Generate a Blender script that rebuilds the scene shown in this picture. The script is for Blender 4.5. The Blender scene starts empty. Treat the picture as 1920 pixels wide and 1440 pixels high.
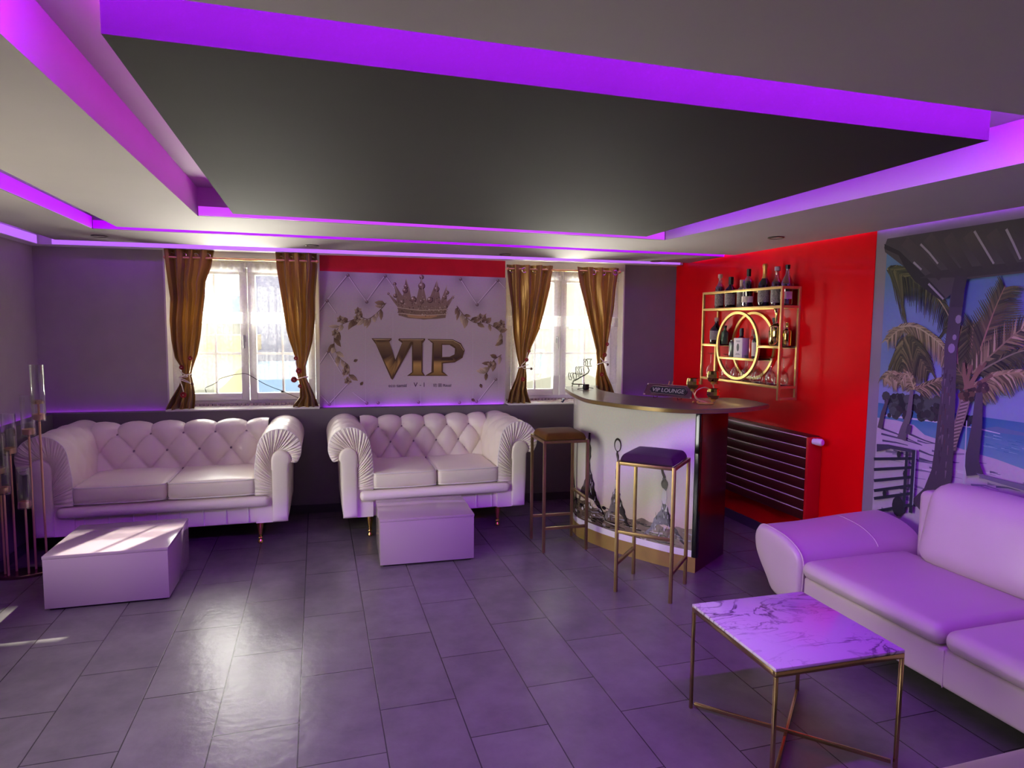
import bpy, bmesh, math, random
from mathutils import Vector, Matrix, Euler, noise

sc = bpy.context.scene
COL = sc.collection
PI = math.pi
rnd = random.Random(11)

# ------------------------------------------------------------------ camera
CAM = Vector((0.0, 0.0, 1.55))
F_PX = 1224.87
YAW, PITCH, ROLL = 0.290242, 0.0863334, -0.0083735
_fw = Vector((math.sin(YAW) * math.cos(PITCH), math.cos(YAW) * math.cos(PITCH), -math.sin(PITCH)))
_r0 = Vector((math.cos(YAW), -math.sin(YAW), 0))
_d0 = _fw.cross(_r0)
_rt = math.cos(ROLL) * _r0 + math.sin(ROLL) * _d0
_dn = -math.sin(ROLL) * _r0 + math.cos(ROLL) * _d0
cam_data = bpy.data.cameras.new('camera')
cam_data.sensor_width = 36.0
cam_data.lens = 36.0 * F_PX / 1920.0
cam_data.clip_start = 0.05
cam = bpy.data.objects.new('camera', cam_data)
COL.objects.link(cam)
cam.matrix_world = Matrix(((_rt.x, -_dn.x, -_fw.x, CAM.x), (_rt.y, -_dn.y, -_fw.y, CAM.y),
                           (_rt.z, -_dn.z, -_fw.z, CAM.z), (0, 0, 0, 1)))
sc.camera = cam

# ------------------------------------------------------------------ view, world, sun, window portals
sc.view_settings.view_transform = 'Standard'
sc.view_settings.look = 'None'
sc.view_settings.gamma = 1.0
sc.view_settings.use_curve_mapping = False
sc.view_settings.exposure = 0.72
sc.cycles.use_denoising = True
sc.cycles.max_bounces = 10
sc.cycles.diffuse_bounces = 5
sc.cycles.transparent_max_bounces = 24
sc.cycles.sample_clamp_indirect = 6.0
sc.cycles.caustics_reflective = False
sc.cycles.caustics_refractive = False

WORLD = 7.5
world = bpy.data.worlds.new('world')
sc.world = world
world.use_nodes = True
bg = world.node_tree.nodes['Background']
bg.inputs['Color'].default_value = (1.0, 0.955, 0.87, 1)
bg.inputs['Strength'].default_value = WORLD

sun_d = bpy.data.lights.new('sun', 'SUN')
sun_d.energy = 16.0
sun_d.color = (1.0, 0.95, 0.82)
sun_d.angle = math.radians(0.8)
sun = bpy.data.objects.new('sun', sun_d)
COL.objects.link(sun)
sun.location = (3, 9, 6)
SUN_DIR = Vector((-1.0, -2.08, -1.79)).normalized()
sun.rotation_euler = SUN_DIR.to_track_quat('-Z', 'Y').to_euler()

BW_A = Vector((-1.95, 5.82, 0.0))
BW_ANG = math.radians(-3.5013)
BW_M = Matrix.Translation(BW_A) @ Matrix.Rotation(BW_ANG, 4, 'Z')


def BW(u, v, z):
    """point in the back wall's own frame (along, into, up) -> world"""
    return BW_M @ Vector((u, v, z))


def portal(name, loc, rot, sx, sy):
    d = bpy.data.lights.new(name, 'AREA')
    d.shape = 'RECTANGLE'
    d.size, d.size_y = sx, sy
    d.cycles.is_portal = True
    o = bpy.data.objects.new(name, d)
    COL.objects.link(o)
    o.location = loc
    o.rotation_euler = rot
    return o


portal('window_portal', BW(1.39, 0.33, 1.5), (math.radians(-90), 0, BW_ANG), 1.2, 1.25)
portal('window_portal', BW(4.12, 0.33, 1.5), (math.radians(-90), 0, BW_ANG), 1.2, 1.25)
portal('window_portal', (-2.34, 2.72, 1.25), (0, math.radians(-90), 0), 1.6, 2.3)



def fill_light(name, u, w):
    """added unseen floodlight low outside a window, throwing light up into the room"""
    d = bpy.data.lights.new(name, 'AREA')
    d.shape = 'RECTANGLE'
    d.size, d.size_y = 2.2, 1.7
    d.energy = w
    d.color = (1.0, 0.94, 0.82)
    o = bpy.data.objects.new(name, d)
    COL.objects.link(o)
    o.location = BW(u, 1.75, 0.1)
    aim = BW(u, -1.2, 2.14) - o.location
    o.rotation_euler = aim.to_track_quat('-Z', 'Y').to_euler()


fill_light('window_fill_light', 1.39, 560.0)  # added lamps without fixtures, brighten the ceiling like daylight off the ground
fill_light('window_fill_light', 4.12, 560.0)

# ------------------------------------------------------------------ small helpers
def S(r, g, b):
    def f(c):
        c = c / 255.0
        return c / 12.92 if c <= 0.04045 else ((c + 0.055) / 1.055) ** 2.4
    return (f(r), f(g), f(b))


def ray(px, py):
    return _rt * ((px - 960) / F_PX) + _dn * ((py - 720) / F_PX) + _fw


def P(px, py, x=None, y=None, z=None):
    """where a sight line of the photograph meets a real plane of the room (measuring aid)"""
    d = ray(px, py)
    t = (z - CAM.z) / d.z if z is not None else (y / d.y if y is not None else x / d.x)
    return CAM + d * t


def PB(px, py, v=0.0):
    """the same on the back wall: gives (u, z) at depth v"""
    d = BW_M.to_3x3().inverted() @ ray(px, py)
    o = BW_M.inverted() @ CAM
    t = (v - o.y) / d.y
    q = o + d * t
    return q.x, q.z


MATS = {}


def mat(name, col, rough=0.5, metal=0.0, spec=0.5, var=0.06, vscale=6.0, bump=0.0, bscale=40.0, coat=0.0,
        emit=None, estr=0.0, trans=0.0, rvar=0.0, sheen=0.0, bdist=0.01, coat_rough=0.05):
    if name in MATS:
        return MATS[name]
    m = bpy.data.materials.new(name)
    m.use_nodes = True
    nt = m.node_tree
    b = nt.nodes['Principled BSDF']
    b.inputs['Roughness'].default_value = rough
    b.inputs['Metallic'].default_value = metal
    b.inputs['Specular IOR Level'].default_value = spec
    b.inputs['Coat Weight'].default_value = coat
    b.inputs['Coat Roughness'].default_value = coat_rough
    b.inputs['Sheen Weight'].default_value = sheen
    b.inputs['Transmission Weight'].default_value = trans
    tc = nt.nodes.new('ShaderNodeTexCoord')
    n = nt.nodes.new('ShaderNodeTexNoise')
    n.inputs['Scale'].default_value = vscale
    n.inputs['Detail'].default_value = 4
    nt.links.new(tc.outputs['Object'], n.inputs['Vector'])
    rp = nt.nodes.new('ShaderNodeValToRGB')
    rp.color_ramp.elements[0].position = 0.3
    rp.color_ramp.elements[1].position = 0.7
    rp.color_ramp.elements[0].color = (*[max(0, c * (1 - var)) for c in col], 1)
    rp.color_ramp.elements[1].color = (*[min(1, c * (1 + var)) for c in col], 1)
    nt.links.new(n.outputs['Fac'], rp.inputs['Fac'])
    nt.links.new(rp.outputs['Color'], b.inputs['Base Color'])
    if rvar:
        mr = nt.nodes.new('ShaderNodeMapRange')
        mr.inputs['To Min'].default_value = max(0, rough - rvar)
        mr.inputs['To Max'].default_value = rough + rvar
        nt.links.new(n.outputs['Fac'], mr.inputs['Value'])
        nt.links.new(mr.outputs['Result'], b.inputs['Roughness'])
    if bump:
        n2 = nt.nodes.new('ShaderNodeTexNoise')
        n2.inputs['Scale'].default_value = bscale
        n2.inputs['Detail'].default_value = 3
        nt.links.new(tc.outputs['Object'], n2.inputs['Vector'])
        bp = nt.nodes.new('ShaderNodeBump')
        bp.inputs['Strength'].default_value = bump
        bp.inputs['Distance'].default_value = bdist
        nt.links.new(n2.outputs['Fac'], bp.inputs['Height'])
        nt.links.new(bp.outputs['Normal'], b.inputs['Normal'])
    if emit:
        b.inputs['Emission Color'].default_value = (*emit, 1)
        b.inputs['Emission Strength'].default_value = estr
    MATS[name] = m
    return m


def bm_new():
    return bmesh.new()


def bx(bm, c, s, rot=None, bevel=0.0, mi=0, seg=2):
    """box with centre c, full size s"""
    t = bmesh.new()
    bmesh.ops.create_cube(t, size=1.0)
    bmesh.ops.scale(t, vec=s, verts=t.verts)
    if bevel:
        bmesh.ops.bevel(t, geom=list(t.edges), offset=bevel, segments=seg, affect='EDGES', profile=0.5)
    M = Matrix.Translation(c)
    if rot is not None:
        M = M @ (rot if isinstance(rot, Matrix) else Euler(rot).to_matrix().to_4x4())
    join(bm, t, M, mi)


def join(bm, t, M=None, mi=None):
    vm = {}
    for v in t.verts:
        vm[v] = bm.verts.new(M @ v.co if M else v.co)
    for f in t.faces:
        try:
            nf = bm.faces.new([vm[v] for v in f.verts])
        except ValueError:
            continue
        nf.material_index = f.material_index if mi is None else mi
        nf.smooth = f.smooth
    t.free()


def b3(bm, x0, x1, y0, y1, z0, z1, mi=0, bevel=0.0):
    bx(bm, ((x0 + x1) / 2, (y0 + y1) / 2, (z0 + z1) / 2), (abs(x1 - x0), abs(y1 - y0), abs(z1 - z0)), None, bevel, mi)


def grid(bm, nu, nv, fn, mi=0, close_u=False, close_v=False):
    rows = []
    for j in range(nv if close_v else nv + 1):
        rows.append([bm.verts.new(fn(i / nu, j / nv)) for i in range(nu if close_u else nu + 1)])
    R, K = len(rows), len(rows[0])
    for j in range(R if close_v else R - 1):
        for i in range(K if close_u else K - 1):
            a, b = rows[j][i], rows[j][(i + 1) % K]
            c, d = rows[(j + 1) % R][(i + 1) % K], rows[(j + 1) % R][i]
            try:
                f = bm.faces.new((a, b, c, d))
                f.material_index = mi
            except ValueError:
                pass
    return rows


def tube(bm, pts, r, seg=8, closed=False, mi=0, caps=True):
    pts = [Vector(p) for p in pts]
    n = len(pts)
    rows = []
    prev = None
    for i, p in enumerate(pts):
        a = pts[(i - 1) % n] if (closed or i > 0) else pts[0]
        b = pts[(i + 1) % n] if (closed or i < n - 1) else pts[-1]
        t = (b - a).normalized()
        if prev is None:
            up = Vector((0, 0, 1)) if abs(t.z) < 0.9 else Vector((1, 0, 0))
            nrm = t.cross(up).normalized()
        else:
            nrm = prev - t * prev.dot(t)
            nrm = nrm.normalized() if nrm.length > 1e-6 else t.orthogonal().normalized()
        prev = nrm
        bi = t.cross(nrm)
        rr = r[i] if isinstance(r, (list, tuple)) else r
        rows.append([bm.verts.new(p + (nrm * math.cos(2 * PI * k / seg) + bi * math.sin(2 * PI * k / seg)) * rr) for k in range(seg)])
    m = n if closed else n - 1
    for i in range(m):
        A, B = rows[i], rows[(i + 1) % n]
        for k in range(seg):
            f = bm.faces.new((A[k], A[(k + 1) % seg], B[(k + 1) % seg], B[k]))
            f.material_index = mi
    if caps and not closed:
        for A in (rows[0][::-1], rows[-1]):
            f = bm.faces.new(A)
            f.material_index = mi


def lathe(bm, prof, seg=24, loc=(0, 0, 0), mi=0, sx=1.0, sy=1.0, M=None):
    """revolve (radius, z) pairs about z"""
    loc = Vector(loc)
    rows = []
    for r, z in prof:
        if r < 1e-5:
            p = Vector((0, 0, z)) + loc
            rows.append([bm.verts.new(M @ p if M else p)])
        else:
            row = []
            for k in range(seg):
                a = 2 * PI * k / seg
                p = Vector((r * sx * math.cos(a), r * sy * math.sin(a), z)) + loc
                row.append(bm.verts.new(M @ p if M else p))
            rows.append(row)
    for A, B in zip(rows, rows[1:]):
        for k in range(seg):
            k2 = (k + 1) % seg
            if len(A) == 1 and len(B) == 1:
                continue
            if len(A) == 1:
                f = bm.faces.new((A[0], B[k2], B[k]))
            elif len(B) == 1:
                f = bm.faces.new((A[k], A[k2], B[0]))
            else:
                f = bm.faces.new((A[k], A[k2], B[k2], B[k]))
            f.material_index = mi
    for A, rev in ((rows[0], True), (rows[-1], False)):
        if len(A) > 1 and A is not None:
            try:
                f = bm.faces.new(A[::-1] if rev else A)
                f.material_index = mi
            except ValueError:
                pass


def prism(bm, poly, a, b, fn, mi=0):
    """poly of (p, q); extruded from a to b; fn(p, q, t) -> point"""
    A = [bm.verts.new(fn(p, q, a)) for p, q in poly]
    B = [bm.verts.new(fn(p, q, b)) for p, q in poly]
    n = len(poly)
    fs = [bm.faces.new(A[::-1]), bm.faces.new(B)]
    for i in range(n):
        fs.append(bm.faces.new((A[i], A[(i + 1) % n], B[(i + 1) % n], B[i])))
    for f in fs:
        f.material_index = mi


def _axis(h, r, n):
    r = min(r, h * 0.999)
    e = [-h + r * (1 - math.cos(k * PI / 8)) for k in range(4)]
    core = [-(h - r) + (2 * (h - r)) * k / n for k in range(n + 1)]
    return e + core + [-x for x in reversed(e)]


def rbox(bm, c, s, r, crown=(0, 0, 0), n=8, M=None, mi=0, fn=None):
    """rounded box, each face crowned outwards by crown[axis]"""
    h = [v / 2 for v in s]
    ax = [_axis(h[i], r, n) for i in range(3)]
    vs = {}
    c = Vector(c)

    def vert(i, j, k):
        key = (i, j, k)
        if key not in vs:
            p = Vector((ax[0][i], ax[1][j], ax[2][k]))
            q = Vector([max(-(h[a] - r), min(h[a] - r, p[a])) for a in range(3)])
            d = p - q
            if d.length > 1e-9:
                p = q + d.normalized() * r
            o = p.copy()
            for a in range(3):
                if crown[a]:
                    b1, b2 = [x for x in range(3) if x != a]
                    w = (1 - (p[b1] / h[b1]) ** 2) * (1 - (p[b2] / h[b2]) ** 2)
                    o[a] += crown[a] * w * (p[a] / h[a])
            if fn:
                o = fn(o)
            o = o + c
            vs[key] = bm.verts.new(M @ o if M else o)
        return vs[key]
    L = [len(a) - 1 for a in ax]
    for a in range(3):
        b1, b2 = [x for x in range(3) if x != a]
        for side in (0, L[a]):
            for i in range(L[b1]):
                for j in range(L[b2]):
                    def g(ii, jj):
                        k = [0, 0, 0]
                        k[a] = side
                        k[b1], k[b2] = ii, jj
                        return vert(*k)
                    q = [g(i, j), g(i + 1, j), g(i + 1, j + 1), g(i, j + 1)]
                    flip = (side == 0) ^ (a == 1)
                    try:
                        f = bm.faces.new(q[::-1] if flip else q)
                        f.material_index = mi
                    except ValueError:
                        pass


def obj(name, bm, m, parent=None, smooth=0.7, loc=None, rotz=0.0):
    """link bm as ONE mesh object; with a parent the coordinates are the thing's own"""
    bmesh.ops.recalc_face_normals(bm, faces=bm.faces)
    me = bpy.data.meshes.new(name)
    bm.to_mesh(me)
    bm.free()
    for x in (m if isinstance(m, (list, tuple)) else [m]):
        me.materials.append(x)
    if smooth:
        me.shade_smooth()
        me.set_sharp_from_angle(angle=smooth)
    o = bpy.data.objects.new(name, me)
    COL.objects.link(o)
    if parent is not None:
        o.parent = parent
    if loc is not None:
        o.location = loc
        o.rotation_euler = (0, 0, rotz)
    return o


def thing(name, label, cat, loc=(0, 0, 0), rotz=0.0, group=None):
    o = bpy.data.objects.new(name, None)
    o.empty_display_size = 0.1
    COL.objects.link(o)
    o.location = loc
    o.rotation_euler = (0, 0, rotz)
    o['label'] = label
    o['category'] = cat
    if group:
        o['group'] = group
    return o


def tag(o, label, cat, group=None, kind=None):
    o['label'] = label
    o['category'] = cat
    if group:
        o['group'] = group
    if kind:
        o['kind'] = kind
    return o


def struct(name, bm, m, label=None, cat=None, smooth=0.0, loc=None, rotz=0.0):
    o = obj(name, bm, m, None, smooth, loc, rotz)
    o['kind'] = 'structure'
    if label:
        o['label'] = label
        o['category'] = cat
    return o


def dup(root, loc, rotz, label=None, group=None):
    r = root.copy()
    COL.objects.link(r)
    r.location = loc
    r.rotation_euler = (0, 0, rotz)
    if label:
        r['label'] = label
    if group:
        r['group'] = group
    for ch in list(root.children):
        c = ch.copy()
        COL.objects.link(c)
        c.parent = r
        for g in list(ch.children):
            d = g.copy()
            COL.objects.link(d)
            d.parent = c
    return r


def crom(pts, n=8):
    """Catmull-Rom through points"""
    pts = [Vector(p) for p in pts]
    out = []
    for i in range(len(pts) - 1):
        p0 = pts[i - 1] if i else pts[0] * 2 - pts[1]
        p1, p2 = pts[i], pts[i + 1]
        p3 = pts[i + 2] if i + 2 < len(pts) else pts[-1] * 2 - pts[-2]
        for k in range(n):
            t = k / n
            out.append(0.5 * ((2 * p1) + (p2 - p0) * t + (2 * p0 - 5 * p1 + 4 * p2 - p3) * t * t + (3 * p1 - p0 - 3 * p2 + p3) * t ** 3))
    out.append(pts[-1])
    return out


def interp(tab, z):
    """tab of (key, value) sorted by falling key"""
    if z >= tab[0][0]:
        return tab[0][1]
    for (a, x), (b, y) in zip(tab, tab[1:]):
        if z >= b:
            t = (a - z) / (a - b) if a > b else 0
            return x + (y - x) * t
    return tab[-1][1]


class Art:
    """a print: coloured polygons on one real sheet, each layer a hair above the last"""

    def __init__(self, fn, step=0.000008):
        self.bm = bmesh.new()
        self.cl = self.bm.loops.layers.float_color.new('Col')
        self.fn = fn
        self.step = step
        self.gain = 1.0
        self.n = 0

    def poly(self, pts, cols, layer=True, lift=None):
        if layer:
            self.n += 1
        d = self.n * self.step if lift is None else lift
        vs = [self.bm.verts.new(self.fn(p[0], p[1], d)) for p in pts]
        try:
            f = self.bm.faces.new(vs)
        except ValueError:
            return
        if not isinstance(cols, list):
            cols = [cols] * len(pts)
        for l, c in zip(f.loops, cols):
            l[self.cl] = (*[v * self.gain for v in c], 1)

    def quads(self, nx, ny, ptf, colf):
        """gradient sheet"""
        self.n += 1
        d = self.n * self.step
        V = [[self.bm.verts.new(self.fn(*ptf(i / nx, j / ny), d)) for i in range(nx + 1)] for j in range(ny + 1)]
        for j in range(ny):
            for i in range(nx):
                f = self.bm.faces.new((V[j][i], V[j][i + 1], V[j + 1][i + 1], V[j + 1][i]))
                for l, (a, b) in zip(f.loops, ((i, j), (i + 1, j), (i + 1, j + 1), (i, j + 1))):
                    l[self.cl] = (*[v * self.gain for v in colf(a / nx, b / ny)], 1)

    def line(self, pts, w0, w1, c0, c1=None, layer=True):
        c1 = c1 or c0
        if layer:
            self.n += 1
        n = len(pts)
        L, R = [], []
        for i, p in enumerate(pts):
            a, b = pts[max(0, i - 1)], pts[min(n - 1, i + 1)]
            dx, dy = b[0] - a[0], b[1] - a[1]
            k = math.hypot(dx, dy) or 1
            w = (w0 + (w1 - w0) * i / (n - 1)) / 2
            L.append((p[0] - dy / k * w, p[1] + dx / k * w))
            R.append((p[0] + dy / k * w, p[1] - dx / k * w))
        for i in range(n - 1):
            ca = tuple(c0[k] + (c1[k] - c0[k]) * i / (n - 1) for k in range(3))
            cb = tuple(c0[k] + (c1[k] - c0[k]) * (i + 1) / (n - 1) for k in range(3))
            self.poly([L[i], L[i + 1], R[i + 1], R[i]], [ca, cb, cb, ca], layer=False)

    def disc(self, x, y, r, c, ry=None, n=12, edge=None):
        pts = [(x + r * math.cos(2 * PI * k / n), y + (ry or r) * math.sin(2 * PI * k / n)) for k in range(n)]
        self.poly(pts, c)


def art_mat(name, rough=0.6, coat=0.0):
    m = bpy.data.materials.new(name)
    m.use_nodes = True
    nt = m.node_tree
    b = nt.nodes['Principled BSDF']
    b.inputs['Roughness'].default_value = rough
    b.inputs['Coat Weight'].default_value = coat
    b.inputs['Specular IOR Level'].default_value = 0.3
    a = nt.nodes.new('ShaderNodeVertexColor')
    a.layer_name = 'Col'
    n = nt.nodes.new('ShaderNodeTexNoise')
    n.inputs['Scale'].default_value = 90
    mx = nt.nodes.new('ShaderNodeMix')
    mx.data_type = 'RGBA'
    mx.blend_type = 'MULTIPLY'
    mx.inputs['Factor'].default_value = 0.18
    nt.links.new(a.outputs['Color'], mx.inputs['A'])
    nt.links.new(n.outputs['Color'], mx.inputs['B'])
    nt.links.new(mx.outputs['Result'], b.inputs['Base Color'])
    MATS[name] = m
    return m


def art_obj(name, art, m, parent=None):
    bm = art.bm
    me = bpy.data.meshes.new(name)
    bm.to_mesh(me)
    bm.free()
    me.materials.append(m)
    o = bpy.data.objects.new(name, me)
    COL.objects.link(o)
    if parent is not None:
        o.parent = parent
    return o

# ------------------------------------------------------------------ materials
LED = (0.36, 0.012, 1.0)
M_grey = mat('grey_wall_paint', S(180, 174, 168), 0.62, var=0.04, bump=0.05, bscale=120)
M_plum = mat('plum_wall_paint', S(124, 112, 124), 0.62, var=0.04, bump=0.05, bscale=120)
M_red = mat('red_gloss_wall', S(222, 2, 14), 0.3, spec=0.12, var=0.04, coat=0.12, bump=0.10, bscale=9, bdist=0.02, vscale=3)
M_redp = mat('red_painted_wall', S(215, 22, 52), 0.4, var=0.08, bump=0.2, bscale=60)
M_ceil = mat('ceiling_paint', S(160, 153, 151), 0.75, var=0.03, vscale=2)
M_white = mat('white_plaster', S(232, 230, 225), 0.7, var=0.02)
M_panel = mat('black_ceiling_panel_paint', S(36, 32, 31), 0.8, spec=0.25, var=0.06, vscale=3)
M_pvc = mat('white_window_pvc', S(232, 232, 228), 0.35, var=0.02)
M_skirt = mat('dark_skirting_tile', S(64, 62, 66), 0.4, var=0.15)
M_gold = mat('brushed_gold', S(226, 190, 112), 0.36, metal=0.7, var=0.08, vscale=20)
M_brass = mat('antique_brass', S(150, 127, 82), 0.4, metal=0.85, var=0.12, vscale=14)
M_rose = mat('rose_gold', S(236, 190, 154), 0.3, metal=0.75, var=0.05)
M_chrome = mat('chrome', S(210, 210, 212), 0.12, metal=1.0, var=0.03)
M_black = mat('black_plastic', S(28, 28, 30), 0.4, var=0.1)
M_led = mat('purple_led', (0.1, 0.02, 0.2), 0.5, emit=LED, estr=14)
M_led_right = mat('purple_led_right', (0.1, 0.02, 0.2), 0.5, emit=LED, estr=42)
M_led_far = mat('purple_led_far', (0.1, 0.02, 0.2), 0.5, emit=LED, estr=7)
M_led_soft = mat('purple_led_soft', (0.1, 0.02, 0.2), 0.5, emit=LED, estr=8)
M_led_faint = mat('purple_led_faint', (0.1, 0.02, 0.2), 0.5, emit=LED, estr=4)
M_led_pink = mat('magenta_led', (0.2, 0.02, 0.2), 0.5, emit=(0.62, 0.02, 0.75), estr=21)
M_led_band = mat('purple_led_band', (0.1, 0.02, 0.2), 0.5, emit=LED, estr=500)
M_led_fill = mat('purple_led_fill', (0.1, 0.02, 0.2), 0.5, emit=(0.42, 0.05, 1.0), estr=8)


def floor_material():
    m = bpy.data.materials.new('slate_floor_tiles')
    m.use_nodes = True
    nt = m.node_tree
    N, L = nt.nodes, nt.links
    b = N['Principled BSDF']
    tc = N.new('ShaderNodeTexCoord')
    sp = N.new('ShaderNodeSeparateXYZ')
    L.new(tc.outputs['Object'], sp.inputs[0])
    cb = N.new('ShaderNodeCombineXYZ')

    def add(sock, v):
        a = N.new('ShaderNodeMath')
        a.inputs[1].default_value = v
        L.new(sock, a.inputs[0])
        return a.outputs[0]
    L.new(add(sp.outputs['Y'], -2.294 + 20 * 0.6215), cb.inputs['X'])
    L.new(add(sp.outputs['X'], 0.404 + 20 * 0.3125), cb.inputs['Y'])
    br = N.new('ShaderNodeTexBrick')
    br.offset = 0.56
    br.inputs['Scale'].default_value = 1.0
    br.inputs['Brick Width'].default_value = 0.6215
    br.inputs['Row Height'].default_value = 0.3125
    br.inputs['Mortar Size'].default_value = 0.0026
    br.inputs['Mortar Smooth'].default_value = 0.2
    br.inputs['Color1'].default_value = (0.92, 0.92, 0.92, 1)
    br.inputs['Color2'].default_value = (1.1, 1.1, 1.1, 1)
    br.inputs['Mortar'].default_value = (0.26, 0.26, 0.26, 1)
    L.new(cb.outputs[0], br.inputs['Vector'])
    n1 = N.new('ShaderNodeTexNoise')
    n1.inputs['Scale'].default_value = 5
    n1.inputs['Detail'].default_value = 8
    n1.inputs['Roughness'].default_value = 0.65
    L.new(tc.outputs['Object'], n1.inputs['Vector'])
    rp = N.new('ShaderNodeValToRGB')
    rp.color_ramp.elements[0].position, rp.color_ramp.elements[1].position = 0.3, 0.75
    rp.color_ramp.elements[0].color = (*S(92, 88, 87), 1)
    rp.color_ramp.elements[1].color = (*S(111, 106, 104), 1)
    L.new(n1.outputs['Fac'], rp.inputs['Fac'])
    mx = N.new('ShaderNodeMix')
    mx.data_type = 'RGBA'
    mx.blend_type = 'MULTIPLY'
    mx.inputs['Factor'].default_value = 1
    L.new(rp.outputs['Color'], mx.inputs['A'])
    L.new(br.outputs['Color'], mx.inputs['B'])
    L.new(mx.outputs['Result'], b.inputs['Base Color'])
    mr = N.new('ShaderNodeMapRange')
    mr.inputs['To Min'].default_value = 0.19
    mr.inputs['To Max'].default_value = 0.30
    L.new(n1.outputs['Fac'], mr.inputs['Value'])
    L.new(mr.outputs['Result'], b.inputs['Roughness'])
    n2 = N.new('ShaderNodeTexNoise')
    n2.inputs['Scale'].default_value = 22
    n2.inputs['Detail'].default_value = 6
    L.new(tc.outputs['Object'], n2.inputs['Vector'])
    ma = N.new('ShaderNodeMath')
    ma.operation = 'MULTIPLY_ADD'
    ma.inputs[1].default_value = -1.6
    L.new(br.outputs['Fac'], ma.inputs[0])
    L.new(n2.outputs['Fac'], ma.inputs[2])
    bp = N.new('ShaderNodeBump')
    bp.inputs['Strength'].default_value = 0.22
    bp.inputs['Distance'].default_value = 0.006
    L.new(ma.outputs[0], bp.inputs['Height'])
    L.new(bp.outputs['Normal'], b.inputs['Normal'])
    return m


# ------------------------------------------------------------------ floor and ground
bm = bm_new()
b3(bm, -2.2, 3.4, -2.2, 6.1, -0.1, 0.0)
struct('floor', bm, floor_material())
bm = bm_new()
b3(bm, -30, 34, 6.12, 45, -0.3, -0.12)
b3(bm, -30, -2.36, -2.2, 6.12, -0.3, -0.12)
b3(bm, -30, 34, -40, -2.22, -0.3, -0.12)
struct('ground', bm, mat('pale_paving', S(196, 192, 180), 0.85, var=0.12))

# ------------------------------------------------------------------ ceiling
ZC, ZU = 2.145, 2.30
XY = lambda p, q, t: Vector((p, q, t))
bm = bm_new()
for poly in (
        [(-1.165, 0.66), (-0.615, 0.66), (-0.615, 4.60), (-1.165, 4.60)],
        [(-0.615, 0.66), (2.43, 0.66), (2.43, 1.38), (-0.615, 1.38)],
        [(-0.615, 3.99), (2.26, 3.99), (2.26, 4.60), (-0.615, 4.60)],
        [(2.43, 0.66), (3.235, 0.66), (3.235, 4.60), (2.26, 4.60), (2.26, 3.99), (2.43, 1.38)],
        [(-1.74, -2.2), (-1.34, -2.2), (-1.34, 5.435), (-1.775, 5.45)],
        [(-1.34, 4.74), (3.235, 4.74), (3.235, 5.28), (-1.34, 5.435)],
        [(-1.34, -2.2), (3.235, -2.2), (3.235, 0.50), (-1.34, 0.50)]):
    prism(bm, poly, ZC, ZU + 0.01, XY)
b3(bm, -2.4, 3.55, -2.2, 6.15, ZU, ZU + 0.1)
CEIL = struct('ceiling', bm, M_ceil)
bm = bm_new()
prism(bm, [(-0.415, 1.585), (2.025, 1.59), (2.06, 3.88), (-0.42, 3.85)], ZC, ZU + 0.005, XY)
struct('ceiling_panel', bm, [M_panel], 'black rectangular ceiling panel framed by the glowing purple gap', 'ceiling panel')

# ------------------------------------------------------------------ back wall
M4 = BW_M.to_4x4()


def bwobj(name, bm, m, **k):
    return struct(name, bm, m, loc=BW_A, rotz=BW_ANG, **k)


O1, O2, ZB, ZT = (0.80, 1.985), (3.56, 4.69), 0.868, 2.085
bm = bm_new()
b3(bm, -0.25, O1[0], 0, 0.30, 0, 2.4)
b3(bm, O1[0], O1[1], 0, 0.30, 0, ZB, 0)
b3(bm, O2[0], O2[1], 0, 0.30, 0, ZB, 0)
b3(bm, O1[0], O1[1], 0, 0.30, ZT, 2.4, 3)
b3(bm, O2[0], O2[1], 0, 0.30, ZT, 2.4, 3)
b3(bm, O1[1], O2[0], 0, 0.30, 0, 2.4, 2)
b3(bm, O2[1], 5.5, 0, 0.30, 0, 2.4, 1)
# white reveals of the two openings
for a, b in (O1, O2):
    b3(bm, a, a + 0.012, 0.0, 0.30, ZB, ZT, 3)
    b3(bm, b - 0.012, b, 0.0, 0.30, ZB, ZT, 3)
    b3(bm, a, b, 0.0, 0.30, ZT - 0.012, ZT, 3)
bwobj('wall_back', bm, [M_grey, M_plum, M_redp, M_white])
bm = bm_new()
b3(bm, -0.2, 5.22, -0.13, -0.03, 0.0, ZB)
for a, b in (O1, O2):
    b3(bm, a - 0.01, b + 0.01, -0.03, -0.0, ZB - 0.03, ZB)
LOWB = bwobj('wall_back_lower', bm, [mat('lower_wall_paint', S(112, 105, 111), 0.6, var=0.04)])
bm = bm_new()
b3(bm, -0.2, 5.22, -0.142, -0.13, 0, 0.072)
bwobj('baseboard_back', bm, M_skirt)
bm = bm_new()
b3(bm, -0.25, 5.2, -0.13, 0.0, 2.134, ZU)
bwobj('trim_1', bm, M_white)

# left wall, with its own low front wall and cornice board
bm = bm_new()
b3(bm, -2.35, -2.05, 3.85, 6.1, 0, 2.4)
b3(bm, -2.35, -2.05, -2.2, 1.57, 0, 2.4)
b3(bm, -2.35, -2.05, 1.57, 3.85, 2.06, 2.4)
b3(bm, -2.35, -2.05, 1.57, 3.85, 0, 0.45)
struct('wall_left', bm, M_grey)
bm = bm_new()
b3(bm, -2.02, -1.925, 3.86, 5.7, 0, 0.868)
LOWL = struct('wall_left_lower', bm, MATS['lower_wall_paint'])
bm = bm_new()
b3(bm, -1.925, -1.913, 3.86, 5.66, 0, 0.072)
struct('baseboard_left', bm, M_skirt)
bm = bm_new()
b3(bm, -2.05, -1.965, -2.2, 5.68, 2.134, ZU)
struct('trim_2', bm, M_white)

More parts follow.
